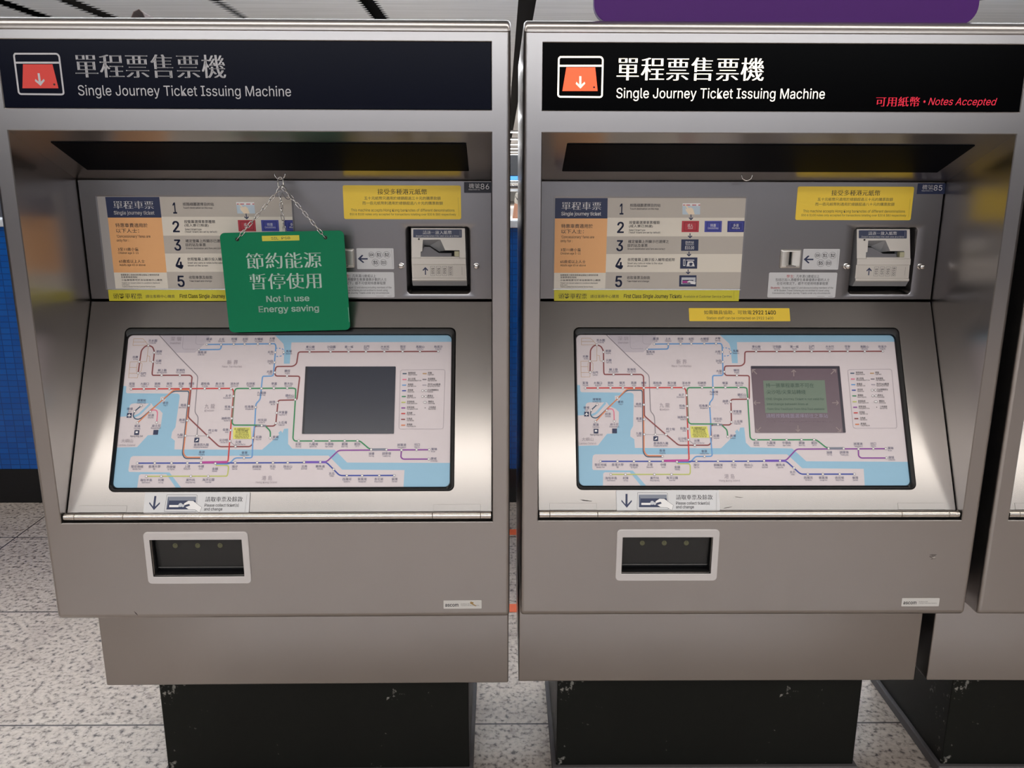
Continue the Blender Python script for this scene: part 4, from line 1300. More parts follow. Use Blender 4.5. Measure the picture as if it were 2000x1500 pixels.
def build_body(root):
    bm = bmesh.new()
    # side profile (y, z), from the bottom back round the front to the top back
    prof = [(DEPTH, Z_BOT), (0.014, Z_BOT)]
    for i in range(1, 7):
        a = math.radians(90 * i / 6)
        prof.append((0.014 - 0.014 * math.sin(a), Z_BOT + 0.014 - 0.014 * math.cos(a)))
    prof += [(0.0, 1.8150), (-0.0022, 1.8168)]
    RB = 0.0215
    for i in range(0, 11):
        a = math.radians(90 * i / 10)
        prof.append((-0.0022 + RB * (1 - math.cos(a)), Z_TOP - RB + RB * math.sin(a)))
    prof.append((DEPTH, Z_TOP))
    n = len(prof)
    kf = 7                                     # index of the front-face segment prof[7] -> prof[8]

    def inset(t):
        out = []
        for i, (y, z) in enumerate(prof):
            a, c = prof[i - 1], prof[(i + 1) % n]
            n1 = Vector((-(z - a[1]), y - a[0]))
            n2 = Vector((-(c[1] - z), c[0] - y))
            m_ = (n1.normalized() if n1.length else n2.normalized()) + (n2.normalized() if n2.length else n1.normalized())
            m_.normalize()
            out.append((y - m_.x * t, z - m_.y * t))
        return out
    r = 0.008
    rings = []
    for i in range(5):
        a = math.radians(90 * i / 4)
        rings.append((r * (1 - math.sin(a)), r * (1 - math.cos(a))))
    rings.reverse()
    lp = [[(x, y, z) for y, z in inset(t)] for x, t in rings]
    test = lp[0][2]
    if test[1] < prof[2][0]:                   # make sure the rounding goes inwards
        lp = [[(x, y, z) for y, z in inset(-t)] for x, t in rings]
    left = lp
    rightl = [[(W - q[0], q[1], q[2]) for q in l_] for l_ in reversed(lp)]
    rows = loft(bm, left, True, False)
    rows2 = loft(bm, rightl, False, True)
    a, c = rows[-1], rows2[0]
    for i in range(n):
        if i == kf:
            continue
        j = (i + 1) % n
        bm.faces.new((a[i], a[j], c[j], c[i]))
    # front face with openings
    z0, z1 = prof[kf][1], prof[kf + 1][1]
    e = 0.0016
    holes = [(M, W - M, Z_OB, Z_OT), (M, W - M, Z_SB, Z_ST), (0.2222, 0.4205, 0.7010, 0.7882)]
    xs = sorted({r, W - r} | {h[0] for h in holes} | {h[1] for h in holes})
    zs = sorted({z0, z1} | {h[2] for h in holes} | {h[3] for h in holes})
    vv = {}

    def V(x, z):
        k_ = (round(x, 5), round(z, 5))
        if k_ not in vv:
            vv[k_] = bm.verts.new((x, 0, z))
        return vv[k_]
    for i in range(len(xs) - 1):
        for j in range(len(zs) - 1):
            mx, mz = (xs[i] + xs[i + 1]) / 2, (zs[j] + zs[j + 1]) / 2
            if any(h[0] < mx < h[1] and h[2] < mz < h[3] for h in holes):
                continue
            bm.faces.new((V(xs[i], zs[j]), V(xs[i + 1], zs[j]), V(xs[i + 1], zs[j + 1]), V(xs[i], zs[j + 1])))
    for h in holes:                            # small eased edge round each opening
        o = [(h[0], 0, h[2]), (h[1], 0, h[2]), (h[1], 0, h[3]), (h[0], 0, h[3])]
        i_ = [(h[0] + e, e, h[2] + e), (h[1] - e, e, h[2] + e), (h[1] - e, e, h[3] - e), (h[0] + e, e, h[3] - e)]
        lps = [o, i_]
        if h is not holes[0]:
            lps.append([(p[0], 0.05 if h is holes[2] else 0.004, p[2]) for p in i_])
        loft(bm, lps)
    xl, xr, zb, zt = M + e, W - M - e, Z_OB + e, Z_OT - e
    cav = [(e, zb), (e, zt), (RP + 0.012, zt + (Z_PT - Z_OT) / RP * (RP + 0.012 - e)), (0.32, Z_PT - 0.03), (0.32, 1.24), (0.12, zb)]
    for x in (xl, xr):
        quad(bm, [(x, y, z) for y, z in cav])
    for (ya, za), (yb, zb2) in zip(cav[1:], cav[2:] + cav[:1]):
        dark = not (ya == e and za == zt)
        quad(bm, [(xl, ya, za), (xr, ya, za), (xr, yb, zb2), (xl, yb, zb2)], 1 if dark and ya > 0.1 and yb > 0.1 else 0)
    o = finish(bm, 'cabinet', [STEEL, VOID], root, 35)
    # apron under the cabinet, plinth, plinth base
    bm = bmesh.new()
    box(bm, 0.0, W, 0.1672, DEPTH - 0.01, 0.3200, Z_BOT - 0.0008, 0, 0.004, 3)
    ap = finish(bm, 'apron', STEEL, root, 35)
    bm = bmesh.new()
    box(bm, 0.1026, W - 0.1026, 0.2266, 0.64, 0.028, 0.3198, 0, 0.002, 1)
    finish(bm, 'plinth', plinth_m, root)
    bm = bmesh.new()
    box(bm, 0.0926, W - 0.0926, 0.2166, 0.65, 0.0, 0.0278, 0, 0.002, 1)
    finish(bm, 'plinth_base', mat('mortar_grey', srgb(96, 92, 92), 0.7), root)


def header(root, lit):
    bm = bmesh.new()
    slab(bm, F_face, M + 0.0022, W - M - 0.0022, Z_SB + 0.0022, Z_ST - 0.0022, 0.001, -0.0035, -0.0010, 0.0003, 0, 2)
    hs = finish(bm, 'header_sign', mat('sign_acrylic_' + ('lit' if lit else 'off'), srgb(3, 3, 4) if lit else srgb(9, 12, 28), 0.22, spec=0.03 if lit else 0.08), root)
    rc = None if lit else {'lit': 'off_white', 'lit2': 'off_white', 'sign_red': 'off_red', 'sign_dim': None}
    bm, slots = bmesh.new(), []
    icon = [o for o in ART_HEAD if o[0] != 'T']
    draw(bm, mm(F_face, 0.0355, Z_ST, True), icon, slots, -0.00095, recol=rc)
    finish(bm, 'pictogram', slots, hs)
    bm, slots = bmesh.new(), []
    draw(bm, mm(F_face, 0.0355, Z_ST, True), [o for o in ART_HEAD if o[0] == 'T' and o[1] == 'lit'], slots, -0.00095, recol=rc)
    finish(bm, 'lettering', slots, hs)
    if lit:
        bm, slots = bmesh.new(), []
        draw(bm, mm(F_face, 0.0355, Z_ST, True), [o for o in ART_HEAD if o[0] == 'T' and o[1] != 'lit'], slots, -0.00095)
        finish(bm, 'red_lettering', slots, hs)
    return hs


def sticker(root, name, fr, x0, x1, y0, y1, r, base, ops, ox, oy, flip, sub=None, th=0.0006, depth=0.0):
    bm = bmesh.new()
    slab(bm, fr, x0, x1, y0, y1, r, depth, depth + th, 0.0001, 0, 4)
    slots = [base]
    draw(bm, mm(fr, ox, oy, flip), ops, slots, depth + th + 2e-5, sub=sub)
    return finish(bm, name, slots, root)


def info_card(root, shift):
    """the printed card slides in its slot; whatever passes the slot's right end is hidden"""
    bm = bmesh.new()
    slots = [mat('card_back', srgb(176, 172, 170), 0.45)]
    slab(bm, F_panel, 0.0785, 0.5115, 1.3000, 1.5065, 0.001, 0.0, 0.0008, 0.0001)
    bm2 = bmesh.new()
    draw(bm2, mm(F_panel, 0.077 + shift, 1.507, True), ART_CARD, slots, 0.00085)
    for co, no in [((0.5115, 0, 0), (1, 0, 0)), ((0, 0, 1.5062), (0, 0, 1)), ((0, 0, 1.3003), (0, 0, -1)), ((0.0787, 0, 0), (-1, 0, 0))]:
        bmesh.ops.bisect_plane(bm2, geom=bm2.verts[:] + bm2.edges[:] + bm2.faces[:], plane_co=co, plane_no=no, clear_outer=True)
    tmp = bpy.data.meshes.new('tmp')
    bm2.to_mesh(tmp)
    bm2.free()
    bm.from_mesh(tmp)
    bpy.data.meshes.remove(tmp)
    o = finish(bm, 'information_card', slots, root)
    # thin steel rim of the slot
    bm = bmesh.new()
    lo = [[F_panel(x, z, d) for x, z in rrect(a0, a1, b0, b1, 0.001, 1)] for a0, a1, b0, b1, d in
          [(0.0755, 0.5145, 1.2975, 1.5095, 0.0), (0.0755, 0.5145, 1.2975, 1.5095, 0.0016), (0.0785, 0.5115, 1.3000, 1.5065, 0.0012), (0.0785, 0.5115, 1.3000, 1.5065, 0.0)]]
    loft(bm, lo)
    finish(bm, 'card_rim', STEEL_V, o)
    return o


def acceptor(root):
    # pocket: pressed recess in the panel with eased rim
    e = thing_part('banknote_acceptor', root)
    X0, X1 = 0.778, 0.9035

    def dz(z):                     # depth of the sloping upper face
        return -0.014 + (1.4375 - z) / (1.4375 - 1.3720) * 0.015
    FR = lambda x, z: F_panel(x, z, dz(z))
    # housing: profile (z, d) swept across, narrower at the top
    bm = bmesh.new()
    secs = [(1.4375, -0.060, 0), (1.4375, -0.014, 0), (1.3720, 0.001, 1), (1.3700, 0.0035, 1), (1.3570, 0.0040, 1), (1.3562, 0.0010, 1), (1.3262, 0.0010, 1), (1.3240, 0.0042, 1), (1.3205, 0.0042, 1), (1.3180, 0.0005, 1), (1.3060, -0.010, 0), (1.3060, -0.060, 0)]
    L_, R_ = [], []
    for z, d, k in secs:
        t = (1.4375 - z) / 0.1315
        L_.append(bm.verts.new(F_panel(X0 - 0.001 + 0.001 * t, z, d)))
        R_.append(bm.verts.new(F_panel(X1 - 0.004 + 0.004 * t, z, d)))
    LB = [bm.verts.new(F_panel(X0 - 0.008, z, -0.06)) for z, d, k in secs]
    RB_ = [bm.verts.new(F_panel(X1 + 0.004, z, -0.06)) for z, d, k in secs]
    notch = [(0.8035, 1.4115), (0.8435, 1.4120), (0.8545, 1.3880), (0.8870, 1.3880), (0.8870, 1.3745), (0.7985, 1.3735), (0.7985, 1.3850), (0.8020, 1.3860)]
    for i in range(len(secs) - 1):
        if i == 1:
            continue
        f = bm.faces.new((L_[i], R_[i], R_[i + 1], L_[i + 1]))
        f.material_index = 1 if i in (9,) else 0
        for A_, B_ in ((L_, LB), (R_, RB_)):
            f = bm.faces.new((A_[i], A_[i + 1], B_[i + 1], B_[i]))
            f.material_index = 1
    for A_, B_ in ((L_, LB), (R_, RB_)):
        bm.faces.new((A_[1], A_[2], B_[2], B_[1])).material_index = 1
    # sloping face with the notch cut out of it
    tz = lambda z: (1.4375 - z) / 0.1315
    outer = [(X0 - 0.001, 1.4375), (X1 - 0.004, 1.4375), (X1 - 0.004 + 0.004 * tz(1.372), 1.3720), (X0 - 0.001 + 0.001 * tz(1.372), 1.3720)]
    vs = [L_[1], R_[1], R_[2], L_[2]] + [bm.verts.new(FR(x, z)) for x, z in notch]
    for t in tessellate_polygon([[Vector((x, z, 0)) for x, z in outer], [Vector((x, z, 0)) for x, z in notch]]):
        bm.faces.new([vs[i] for i in t])
    # funnel walls of the notch
    back = [(0.8050, 1.3975), (0.8180, 1.3970), (0.8400, 1.3835), (0.8740, 1.3850), (0.8740, 1.3745), (0.7985, 1.3735), (0.7985, 1.3850), (0.8050, 1.3860)]
    bv = [bm.verts.new(F_panel(x, z, dz(z) - 0.020)) for x, z in back]
    m_ = len(notch)
    for i in range(m_):
        j = (i + 1) % m_
        bm.faces.new((vs[4 + i], vs[4 + j], bv[j], bv[i])).material_index = 1
    finish(bm, 'housing', [PLASTIC, PLASTIC_D], e)
    bm = bmesh.new()
    poly(bm, lambda x, z, d: F_panel(x, z, dz(z) - 0.0215), [(x, z) for x, z in back], 0, 0)
    finish(bm, 'slot_throat', VOID, e)
    # tongue on which the note is laid
    bm = bmesh.new()
    tg = [(0.7992, 1.3840), (0.8055, 1.3948), (0.8180, 1.3945), (0.8395, 1.3815), (0.8690, 1.3812), (0.8690, 1.3742), (0.7992, 1.3742)]
    fr_ = lambda x, z, d: F_panel(x, z, 0.0030 - (z - 1.3742) * 0.95 + d)
    poly(bm, fr_, tg, 0, 0)
    vsb = [(x, z) for x, z in tg]
    loft(bm, [[fr_(x, z, 0) for x, z in vsb], [fr_(x, z, -0.006) for x, z in vsb]])
    slots = [mat('tongue_grey', srgb(142, 140, 144), 0.35)]
    finish(bm, 'note_tongue', slots, e)
    bm = bmesh.new()
    box(bm, 0.7985, 0.8872, RP - 0.0052, RP + 0.004, 1.3705, 1.3742, 0, 0.0008, 2)
    finish(bm, 'lip', PLASTIC, e)
    bm = bmesh.new()
    box(bm, 0.8755, 0.8865, RP - 0.0025, RP + 0.012, 1.3744, 1.3862, 0, 0.001, 2)
    finish(bm, 'sensor_window', mat('sensor_beige', srgb(196, 192, 160), 0.3), e)
    bm = bmesh.new()
    lathe(bm, F_panel(0.7945, 1.4130, dz(1.413) + 0.0001), (0, -1, 0), [(0.0022, 0), (0.0022, 0.0008), (0.0012, 0.0010), (0.0010, 0.0004)], 14)
    finish(bm, 'screw', mat('screw_dark', srgb(70, 68, 66), 0.35, 1.0), e, 40)
    # blue instruction strip on the sloping face
    bm = bmesh.new()
    slots = [flat('navy')]
    fr2 = lambda x, z, d: F_panel(x, z, dz(z) + d)
    slab(bm, fr2, 0.7815, 0.8925, 1.4165, 1.4345, 0.001, 0.0001, 0.0007, 0.0001, 0, 2)
    slots.append(flat('white'))
    f3 = mm(fr2, 0.7815, 1.4345, True)
    put_text(bm, f3, '請逐一放入紙幣', 'S', 22, 88, 6.6, 8.0, 0.00078, 1)
    put_text(bm, f3, 'Insert banknotes into slot one at a time', 'b', 6, 104, 14.4, 3.3, 0.00078, 1)
    stroke(bm, f3, [(107, 2), (107, 16)], 0.3, 0.00078, 1)
    finish(bm, 'instruction_strip', slots, e)
    # pale denomination strip
    bm = bmesh.new()
    slots = [mat('strip_white', srgb(214, 208, 200), 0.4), flat('navy'), flat('ink')]
    slab(bm, F_panel, 0.7815, 0.9000, 1.3270, 1.3555, 0.001, 0.0011, 0.0017, 0.0001, 0, 2)
    f3 = mm(F_panel, 0.7815, 1.3555, True)
    poly(bm, f3, [(27, 5), (33.5, 12), (31.8, 14), (28.2, 10.5), (28.2, 23), (25.8, 23), (25.8, 10.5), (22.2, 14), (20.5, 12)], 0.00175, 1)
    for k, t in enumerate(('$10', '$20', '$50', '$100')):
        x = 39 + 13.5 * k
        stroke(bm, f3, [(x, 3.5), (x + 10, 3.5), (x + 10, 24.5), (x, 24.5), (x, 3.5)], 0.45, 0.00175, 2)
        turn = lambda a, b_, d, x=x: f3(x + 5 - b_, 14 + a, d)
        put_text(bm, turn, t, 'm', -7 if k < 3 else -9, 7 if k < 3 else 9, 0, 5.5, 0.00176, 2)
    stroke(bm, f3, [(111, 4), (111, 23)], 0.35, 0.00175, 2)
    finish(bm, 'denomination_strip', slots, e)
    return e


def thing_part(name, root):
    o = bpy.data.objects.new(name, None)
    o.empty_display_size = 0.02
    COL.objects.link(o)
    o.parent = root
    return o


def control_panel(root):
    """upper vertical panel with the pressed pocket for the banknote acceptor"""
    bm = bmesh.new()
    x0, x1, z0, z1 = M + 0.0045, W - M - 0.0045, Z_PB + 0.0035, Z_PT - 0.004
    hx0, hx1, hz0, hz1 = 0.7635, 0.9135, 1.2865, 1.4440
    xs, zs = [x0, 0.745, 0.932, x1], [z0, 1.276 + 0.004, 1.4505, z1]
    vv = {}

    def V(x, z):
        k = (round(x, 5), round(z, 5))
        if k not in vv:
            vv[k] = bm.verts.new(F_panel(x, z, 0))
        return vv[k]
    for i in range(3):
        for j in range(3):
            if i == 1 and j == 1:
                continue
            bm.faces.new((V(xs[i], zs[j]), V(xs[i + 1], zs[j]), V(xs[i + 1], zs[j + 1]), V(xs[i], zs[j + 1])))
    loops = []
    N_ = 5
    sq = []
    base = rrect(hx0, hx1, hz0, hz1, 0.010, N_)
    # outer square ring matched point for point to the rounded pocket rim
    cs = [(0.932, 1.4505), (0.745, 1.4505), (0.745, 1.280), (0.932, 1.280)]
    for q in range(4):
        for i in range(N_ + 1):
            sq.append(cs[q])
    ring0 = [V(*c) for c in cs]
    def ringpts(o, d, r):
        return [F_panel(x, z, d) for x, z in rrect(hx0 + o, hx1 - o, hz0 + o, hz1 - o, r, N_)]
    rows = loft(bm, [ringpts(0, 0, 0.010), ringpts(0.0016, -0.0007, 0.009), ringpts(0.003, -0.003, 0.008), ringpts(0.006, -0.030, 0.006), ringpts(0.006, -0.060, 0.006)])
    r0 = rows[0]
    for q in range(4):
        k = q * (N_ + 1)
        for i in range(N_):
            bm.faces.new((ring0[q], r0[k + i], r0[k + i + 1]))
        nx = (k + N_ + 1) % len(r0)
        bm.faces.new((ring0[q], r0[k + N_], r0[nx], ring0[(q + 1) % 4]))
    bm.faces.new(rows[-1]).material_index = 1
    # rim of the panel
    o = [(x0, z0), (x1, z0), (x1, z1), (x0, z1)]
    loft(bm, [[F_panel(x, z, 0) for x, z in o], [F_panel(x + (0.0012 if x > 0.5 else -0.0012), z + (0.0012 if z > 1.4 else -0.0012), -0.0012) for x, z in o],
              [F_panel(x + (0.0012 if x > 0.5 else -0.0012), z + (0.0012 if z > 1.4 else -0.0012), -0.02) for x, z in o]])
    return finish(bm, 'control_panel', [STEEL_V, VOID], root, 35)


def knob(root, x, z):
    bm = bmesh.new()
    lathe(bm, F_panel(x, z, 0.0001), (0, -1, 0), [(0.0065, 0), (0.0065, 0.002), (0.0045, 0.0025), (0.0040, 0.0085), (0.0058, 0.0095), (0.0062, 0.0125), (0.0050, 0.0155), (0.0028, 0.0165)], 18)
    return finish(bm, 'lock_stud', CHROME, root, 40)


def coin_slot(root):
    e = thing_part('coin_slot', root)
    bm = bmesh.new()
    P_ = lambda a, b, c, d, r, dp: [F_panel(x, z, dp) for x, z in rrect(a, b, c, d, r, 3)]
    rows = loft(bm, [P_(0.5995, 0.6475, 1.3485, 1.3920, 0.003, 0.0), P_(0.6000, 0.6470, 1.3490, 1.3915, 0.003, 0.0045), P_(0.6030, 0.6440, 1.3520, 1.3885, 0.002, 0.0068),
                     P_(0.6120, 0.6350, 1.3548, 1.3870, 0.0015, 0.0070), P_(0.6190, 0.6275, 1.3560, 1.3860, 0.001, 0.0035), P_(0.6205, 0.6260, 1.3565, 1.3855, 0.001, 0.0010)])
    f = bm.faces.new(rows[-1])
    f.material_index = 1
    finish(bm, 'slot_plate', [mat('satin_nickel', (0.72, 0.69, 0.65, 1), 0.42, 0.75), VOID], e, 30)
    bm = bmesh.new()
    slab(bm, F_panel, 0.6125, 0.6345, 1.3525, 1.3552, 0.001, 0.0072, 0.0120, 0.0006, 0, 2)
    finish(bm, 'coin_ledge', CHROME, e, 30)
    return e


def door_panel(root):
    bm = bmesh.new()
    x0, x1, s0, s1 = M + 0.0045, W - M - 0.0045, 0.0035, 0.4850
    N_ = 6
    hole = [(x, s) for x, s in rrect(0.1265, 0.8755, 0.069, 0.4385, 0.011, N_)]
    ptsf = [bm.verts.new(F_door(x, s, 0)) for x, s in hole]
    ptsb = [bm.verts.new(F_door(x, s, -0.010)) for x, s in hole]
    cs = [(x1, s1), (x0, s1), (x0, s0), (x1, s0)]
    co = [bm.verts.new(F_door(x, s, 0)) for x, s in cs]
    m_ = len(ptsf)
    for q in range(4):
        k = q * (N_ + 1)
        for i in range(N_):
            bm.faces.new((co[q], ptsf[k + i], ptsf[k + i + 1]))
        bm.faces.new((co[q], ptsf[k + N_], ptsf[(k + N_ + 1) % m_], co[(q + 1) % 4]))
    for i in range(m_):
        j = (i + 1) % m_
        bm.faces.new((ptsf[i], ptsf[j], ptsb[j], ptsb[i]))
    sg_ = lambda v, mid: 0.0015 if v > mid else -0.0015
    loft(bm, [[F_door(x, s, 0) for x, s in cs], [F_door(x + sg_(x, .5), s + sg_(s, .2), -0.0012) for x, s in cs], [F_door(x + sg_(x, .5), s + sg_(s, .2), -0.012) for x, s in cs]])
    o = finish(bm, 'map_door', STEEL_D, root, 35)
    # long piano hinge along the foot of the door
    segs = [(0.0400, 0.0628), (0.0634, 0.1670), (0.1676, 0.8326), (0.8332, 0.9366), (0.9372, 0.9600)]
    for a, c in segs:
        bm = bmesh.new()
        lathe(bm, (a, 0.0105, 0.8365), (1, 0, 0), [(0.0065, 0), (0.0075, 0.0006), (0.0075, c - a - 0.0006), (0.0065, c - a)], 20)
        finish(bm, 'hinge_knuckle', HINGE, o, 40)
    for a, c in ((0.0634, 0.1670), (0.8332, 0.9366)):
        bm = bmesh.new()
        slab(bm, F_door, a, c, 0.4700, 0.4848, 0.0005, 0.0001, 0.0007, 0.0003, 0, 1)
        finish(bm, 'hinge_leaf', STEEL_D, o)
    return o


def map_screen(root, lit):
    e = thing_part('map_screen', root)
    R_ = lambda a, b, c, d, r, dp: [F_door(x, s, dp) for x, s in rrect(a, b, c, d, r, 6)]
    bm = bmesh.new()
    loft(bm, [R_(0.1235, 0.8785, 0.0660, 0.4412, 0.013, 0.0001), R_(0.1238, 0.8782, 0.0663, 0.4409, 0.013, 0.0022), R_(0.1252, 0.8768, 0.0677, 0.4395, 0.012, 0.0036), R_(0.1272, 0.8748, 0.0700, 0.4375, 0.011, 0.0038),
              R_(0.1288, 0.8692, 0.0815, 0.4325, 0.012, 0.0008), R_(0.1300, 0.8680, 0.0830, 0.4310, 0.011, -0.0030), R_(0.1300, 0.8680, 0.0830, 0.4310, 0.011, -0.0062)])
    finish(bm, 'bezel', BEZEL, e, 40)
    bm = bmesh.new()
    slab(bm, F_door, 0.1285, 0.8715, 0.079, 0.435, 0.004, -0.0075, -0.0050, 0.0001)
    slots = [flat('land')]
    draw(bm, mm(F_door, 0.130, 0.083, False), ART_MAP, slots, -0.00498, clamp=(-1.4, 741, -3.5, 351.5))
    finish(bm, 'route_map', slots, e)
    bm = bmesh.new()
    s_ = 0.0 if lit else 0.0075
    x0, x1 = 0.5298 + s_, 0.7345 + s_
    slab(bm, F_door, x0, x1, 0.1572, 0.3122, 0.001, -0.0048, -0.0032, 0.0002, 0, 1)
    if lit:
        slots = [mat('lcd_dark', srgb(96, 82, 90), 0.22, 0, srgb(100, 84, 92), 0.28), mat('lcd_edge', srgb(50, 46, 60), 0.3)]
        fr = mm(F_door, 0.5305, 0.1572, False)
        poly(bm, fr, [(0, 0), (203, 0), (203, 6), (0, 6)], -0.00318, 1)
        poly(bm, fr, [(197.5, 0), (203.5, 0), (203.5, 154.5), (197.5, 154.5)], -0.00317, 1)
        draw(bm, fr, ART_LCD, slots, -0.00316, clamp=(0, 203, 0, 154))
    else:
        slots = [mat('screen_off', srgb(54, 58, 70), 0.22, 0, None), mat('screen_off_edge', srgb(34, 36, 46), 0.3)]
        fr = mm(F_door, x0, 0.1572, False)
        poly(bm, fr, [(0, 0), (5, 0), (5, 155), (0, 155)], -0.00318, 1)
    finish(bm, 'display', slots, e)
    return e


def ticket_tray(root):
    e = thing_part('ticket_tray', root)
    P_ = lambda a, b, c, d, r, dp: [F_face(x, z, dp) for x, z in rrect(a, b, c, d, r, 5)]
    bm = bmesh.new()
    FRS = [P_(0.2098, 0.4342, 0.6843, 0.8057, 0.009, 0.0001), P_(0.2098, 0.4342, 0.6843, 0.8057, 0.009, 0.0030), P_(0.2108, 0.4332, 0.6853, 0.8047, 0.008, 0.0040),
              P_(0.2218, 0.4208, 0.7005, 0.7887, 0.001, 0.0040), P_(0.2225, 0.4200, 0.7014, 0.7880, 0.0008, 0.0030), P_(0.2242, 0.4184, 0.7032, 0.7864, 0.0005, -0.012), P_(0.2242, 0.4184, 0.7032, 0.7864, 0.0005, -0.030)]
    loft(bm, FRS, mis=[0, 0, 0, 0, 1, 1])
    finish(bm, 'tray_frame', [FRAMEGREY, mat('tray_dark', srgb(14, 14, 16), 0.5)], e, 30)
    bm = bmesh.new()
    # flap hangs from the top edge and leans back, a straight lip along its foot
    a = [(0.2255, 0.7862, -0.014), (0.4171, 0.7862, -0.014), (0.4171, 0.7140, -0.019), (0.2255, 0.7140, -0.019)]
    quad(bm, [F_face(*p) for p in a])
    loft(bm, [[F_face(*p) for p in a], [F_face(x, z, d - 0.003) for x, z, d in a]])
    fl = finish(bm, 'flap', ACRYL, e)
    bm = bmesh.new()
    box(bm, 0.2260, 0.4166, 0.0165, 0.0200, 0.7128, 0.7142, 0, 0.0004, 1)
    finish(bm, 'flap_edge', mat('flap_edge_grey', srgb(120, 118, 116), 0.25), e)
    bm = bmesh.new()
    quad(bm, [(0.224, 0.03, 0.703), (0.4186, 0.03, 0.703), (0.4186, 0.03, 0.787), (0.224, 0.03, 0.787)])
    finish(bm, 'tray_interior', mat('tray_dark', srgb(14, 14, 16), 0.5), e)
    for x in (0.2690, 0.3177, 0.3665):
        bm = bmesh.new()
        lathe(bm, (x, 0.0152, 0.7664), (0, -1, 0.07), [(0.0056, 0), (0.0056, 0.0006), (0.0032, 0.0006), (0.0030, 0.0001), (0.0012, 0.0001)], 18)
        finish(bm, 'indicator_lamp', mat('lamp_olive', srgb(92, 92, 66), 0.3), e)
    return e


def maker_plate(root):
    bm = bmesh.new()
    slots = [mat('plate_white', srgb(205, 202, 198), 0.35), flat('ink')]
    slab(bm, F_face, 0.8537, 0.9380, 0.6193, 0.6391, 0.0008, 0.0, 0.0010, 0.0002, 0, 2)
    f3 = mm(F_face, 0.8537, 0.6391, True)
    put_text(bm, f3, 'ascom', 'b', 3.5, 33, 10.2, 8.4, 0.00105, 1)
    put_text(bm, f3, 'Autelca AG', '', 38, 58, 8.2, 2.2, 0.00105, 1)
    put_text(bm, f3, 'Transport Revenue Systems', '', 38, 79, 11.8, 2.2, 0.00105, 1)
    return finish(bm, 'maker_plate', slots, root)


def lamp_panel(root):
    bm = bmesh.new()
    slab(bm, F_hood, 0.0895, 0.9125, 0.0540, 0.2020, 0.002, -0.002, 0.0028, 0.0006, 0, 2)
    return finish(bm, 'lamp_cover', LAMPGLASS, root)


def eye_hook(root):
    bm = bmesh.new()
    c = F_hood(0.499, 0.219, 0.0)
    pts = [(c[0] - 0.0115, c[1], c[2] + 0.001)]
    for i in range(13):
        a = math.radians(180 + 180 * i / 12)
        pts.append((c[0] + 0.0115 * math.cos(a), c[1] - 0.002, c[2] - 0.004 + 0.0105 * math.sin(a)))
    pts.append((c[0] + 0.0115, c[1], c[2] + 0.001))
    tube(bm, pts, 0.0014, 8)
    return finish(bm, 'eye_hook', CHROME, root, 50)


WHITEST = mat('sticker_white', srgb(216, 216, 218), 0.4)
YELST = flat('yellow')


def number_sticker(root, n):
    return sticker(root, 'number_sticker', F_panel, 0.8993, 0.9625, 1.5165, 1.5402, 0.0012, flat('navy') if n == '85' else mat('sticker_navy_dark', srgb(22, 24, 40), 0.4), ART_NUM, 0.899, 1.5415, True, {'NN': n})


def machine(label, loc, rot, lit, number, shift, cshift, help_):
    r = thing('ticket_machine', label, 'ticket machine', loc, rot, 'ticket machines')
    build_body(r)
    header(r, lit)
    lamp_panel(r)
    eye_hook(r)
    control_panel(r)
    info_card(r, shift)
    sticker(r, 'first_class_sticker', F_panel, 0.0795, 0.5110, 1.2718, 1.2985, 0.0006, flat('lime'), [o for o in ART_FIRST if o[0] != 'P'], 0.0795, 1.2985, True)
    sticker(r, 'banknote_sticker', F_panel, 0.6275, 0.8920, 1.4580, 1.5325, 0.004, YELST, ART_BANK, 0.627, 1.532, True)
    if number:
        number_sticker(r, number)
    coin_slot(r)
    sticker(r, 'coin_sticker', F_panel, 0.6522, 0.7368, 1.3453, 1.3928, 0.002, WHITEST, ART_COIN, 0.652, 1.393, True)
    sticker(r, 'student_sticker', F_panel, 0.5771, 0.7360, 1.2801, 1.3385, 0.003, WHITEST, ART_STUD, 0.577, 1.3385, True)
    acceptor(r)
    knob(r, 0.7540, 1.3535)
    knob(r, 0.9260, 1.3530)
    door_panel(r)
    map_screen(r, lit)
    sticker(r, 'collect_sticker', F_door, 0.2107 + cshift, 0.4385 + cshift, 0.4420, 0.4860, 0.002, WHITEST, ART_COLLECT, 0.2107 + cshift, 0.4430, False, None, 0.0008, 0.0017)
    if help_:
        sticker(r, 'help_sticker', F_door, 0.3930, 0.6280, 0.0190, 0.0508, 0.0015, YELST, [o for o in ART_HELP if o[0] != 'P'], 0.393, 0.019, False)
    ticket_tray(r)
    maker_plate(r)
    return r


def children(o):
    return [c for c in bpy.data.objects if c.parent is o]


def copy_tree(o, parent=None):
    c = o.copy()
    COL.objects.link(c)
    c.parent = parent
    for ch in children(o):
        copy_tree(ch, c)
    return c


def remove_part(root, name):
    for ch in children(root):
        if ch.name.split('.')[0] == name:
            for g in children(ch):
                bpy.data.objects.remove(g)
            bpy.data.objects.remove(ch)


A1, X1_, Y1_ = 0.0070, -0.0245, -0.0053
m85 = machine('steel ticket machine with glowing white header lettering and number 85', (0, 0, 0), 0, True, '85', 0.0, 0.0, True)

m84 = copy_tree(m85)
m84.location, m84.rotation_euler = (1.0288, 0, 0), (0, 0, -0.0112)
m84['label'] = 'steel ticket machine cut off by the right edge of the photo'
remove_part(m84, 'number_sticker')
remove_part(m84, 'help_sticker')

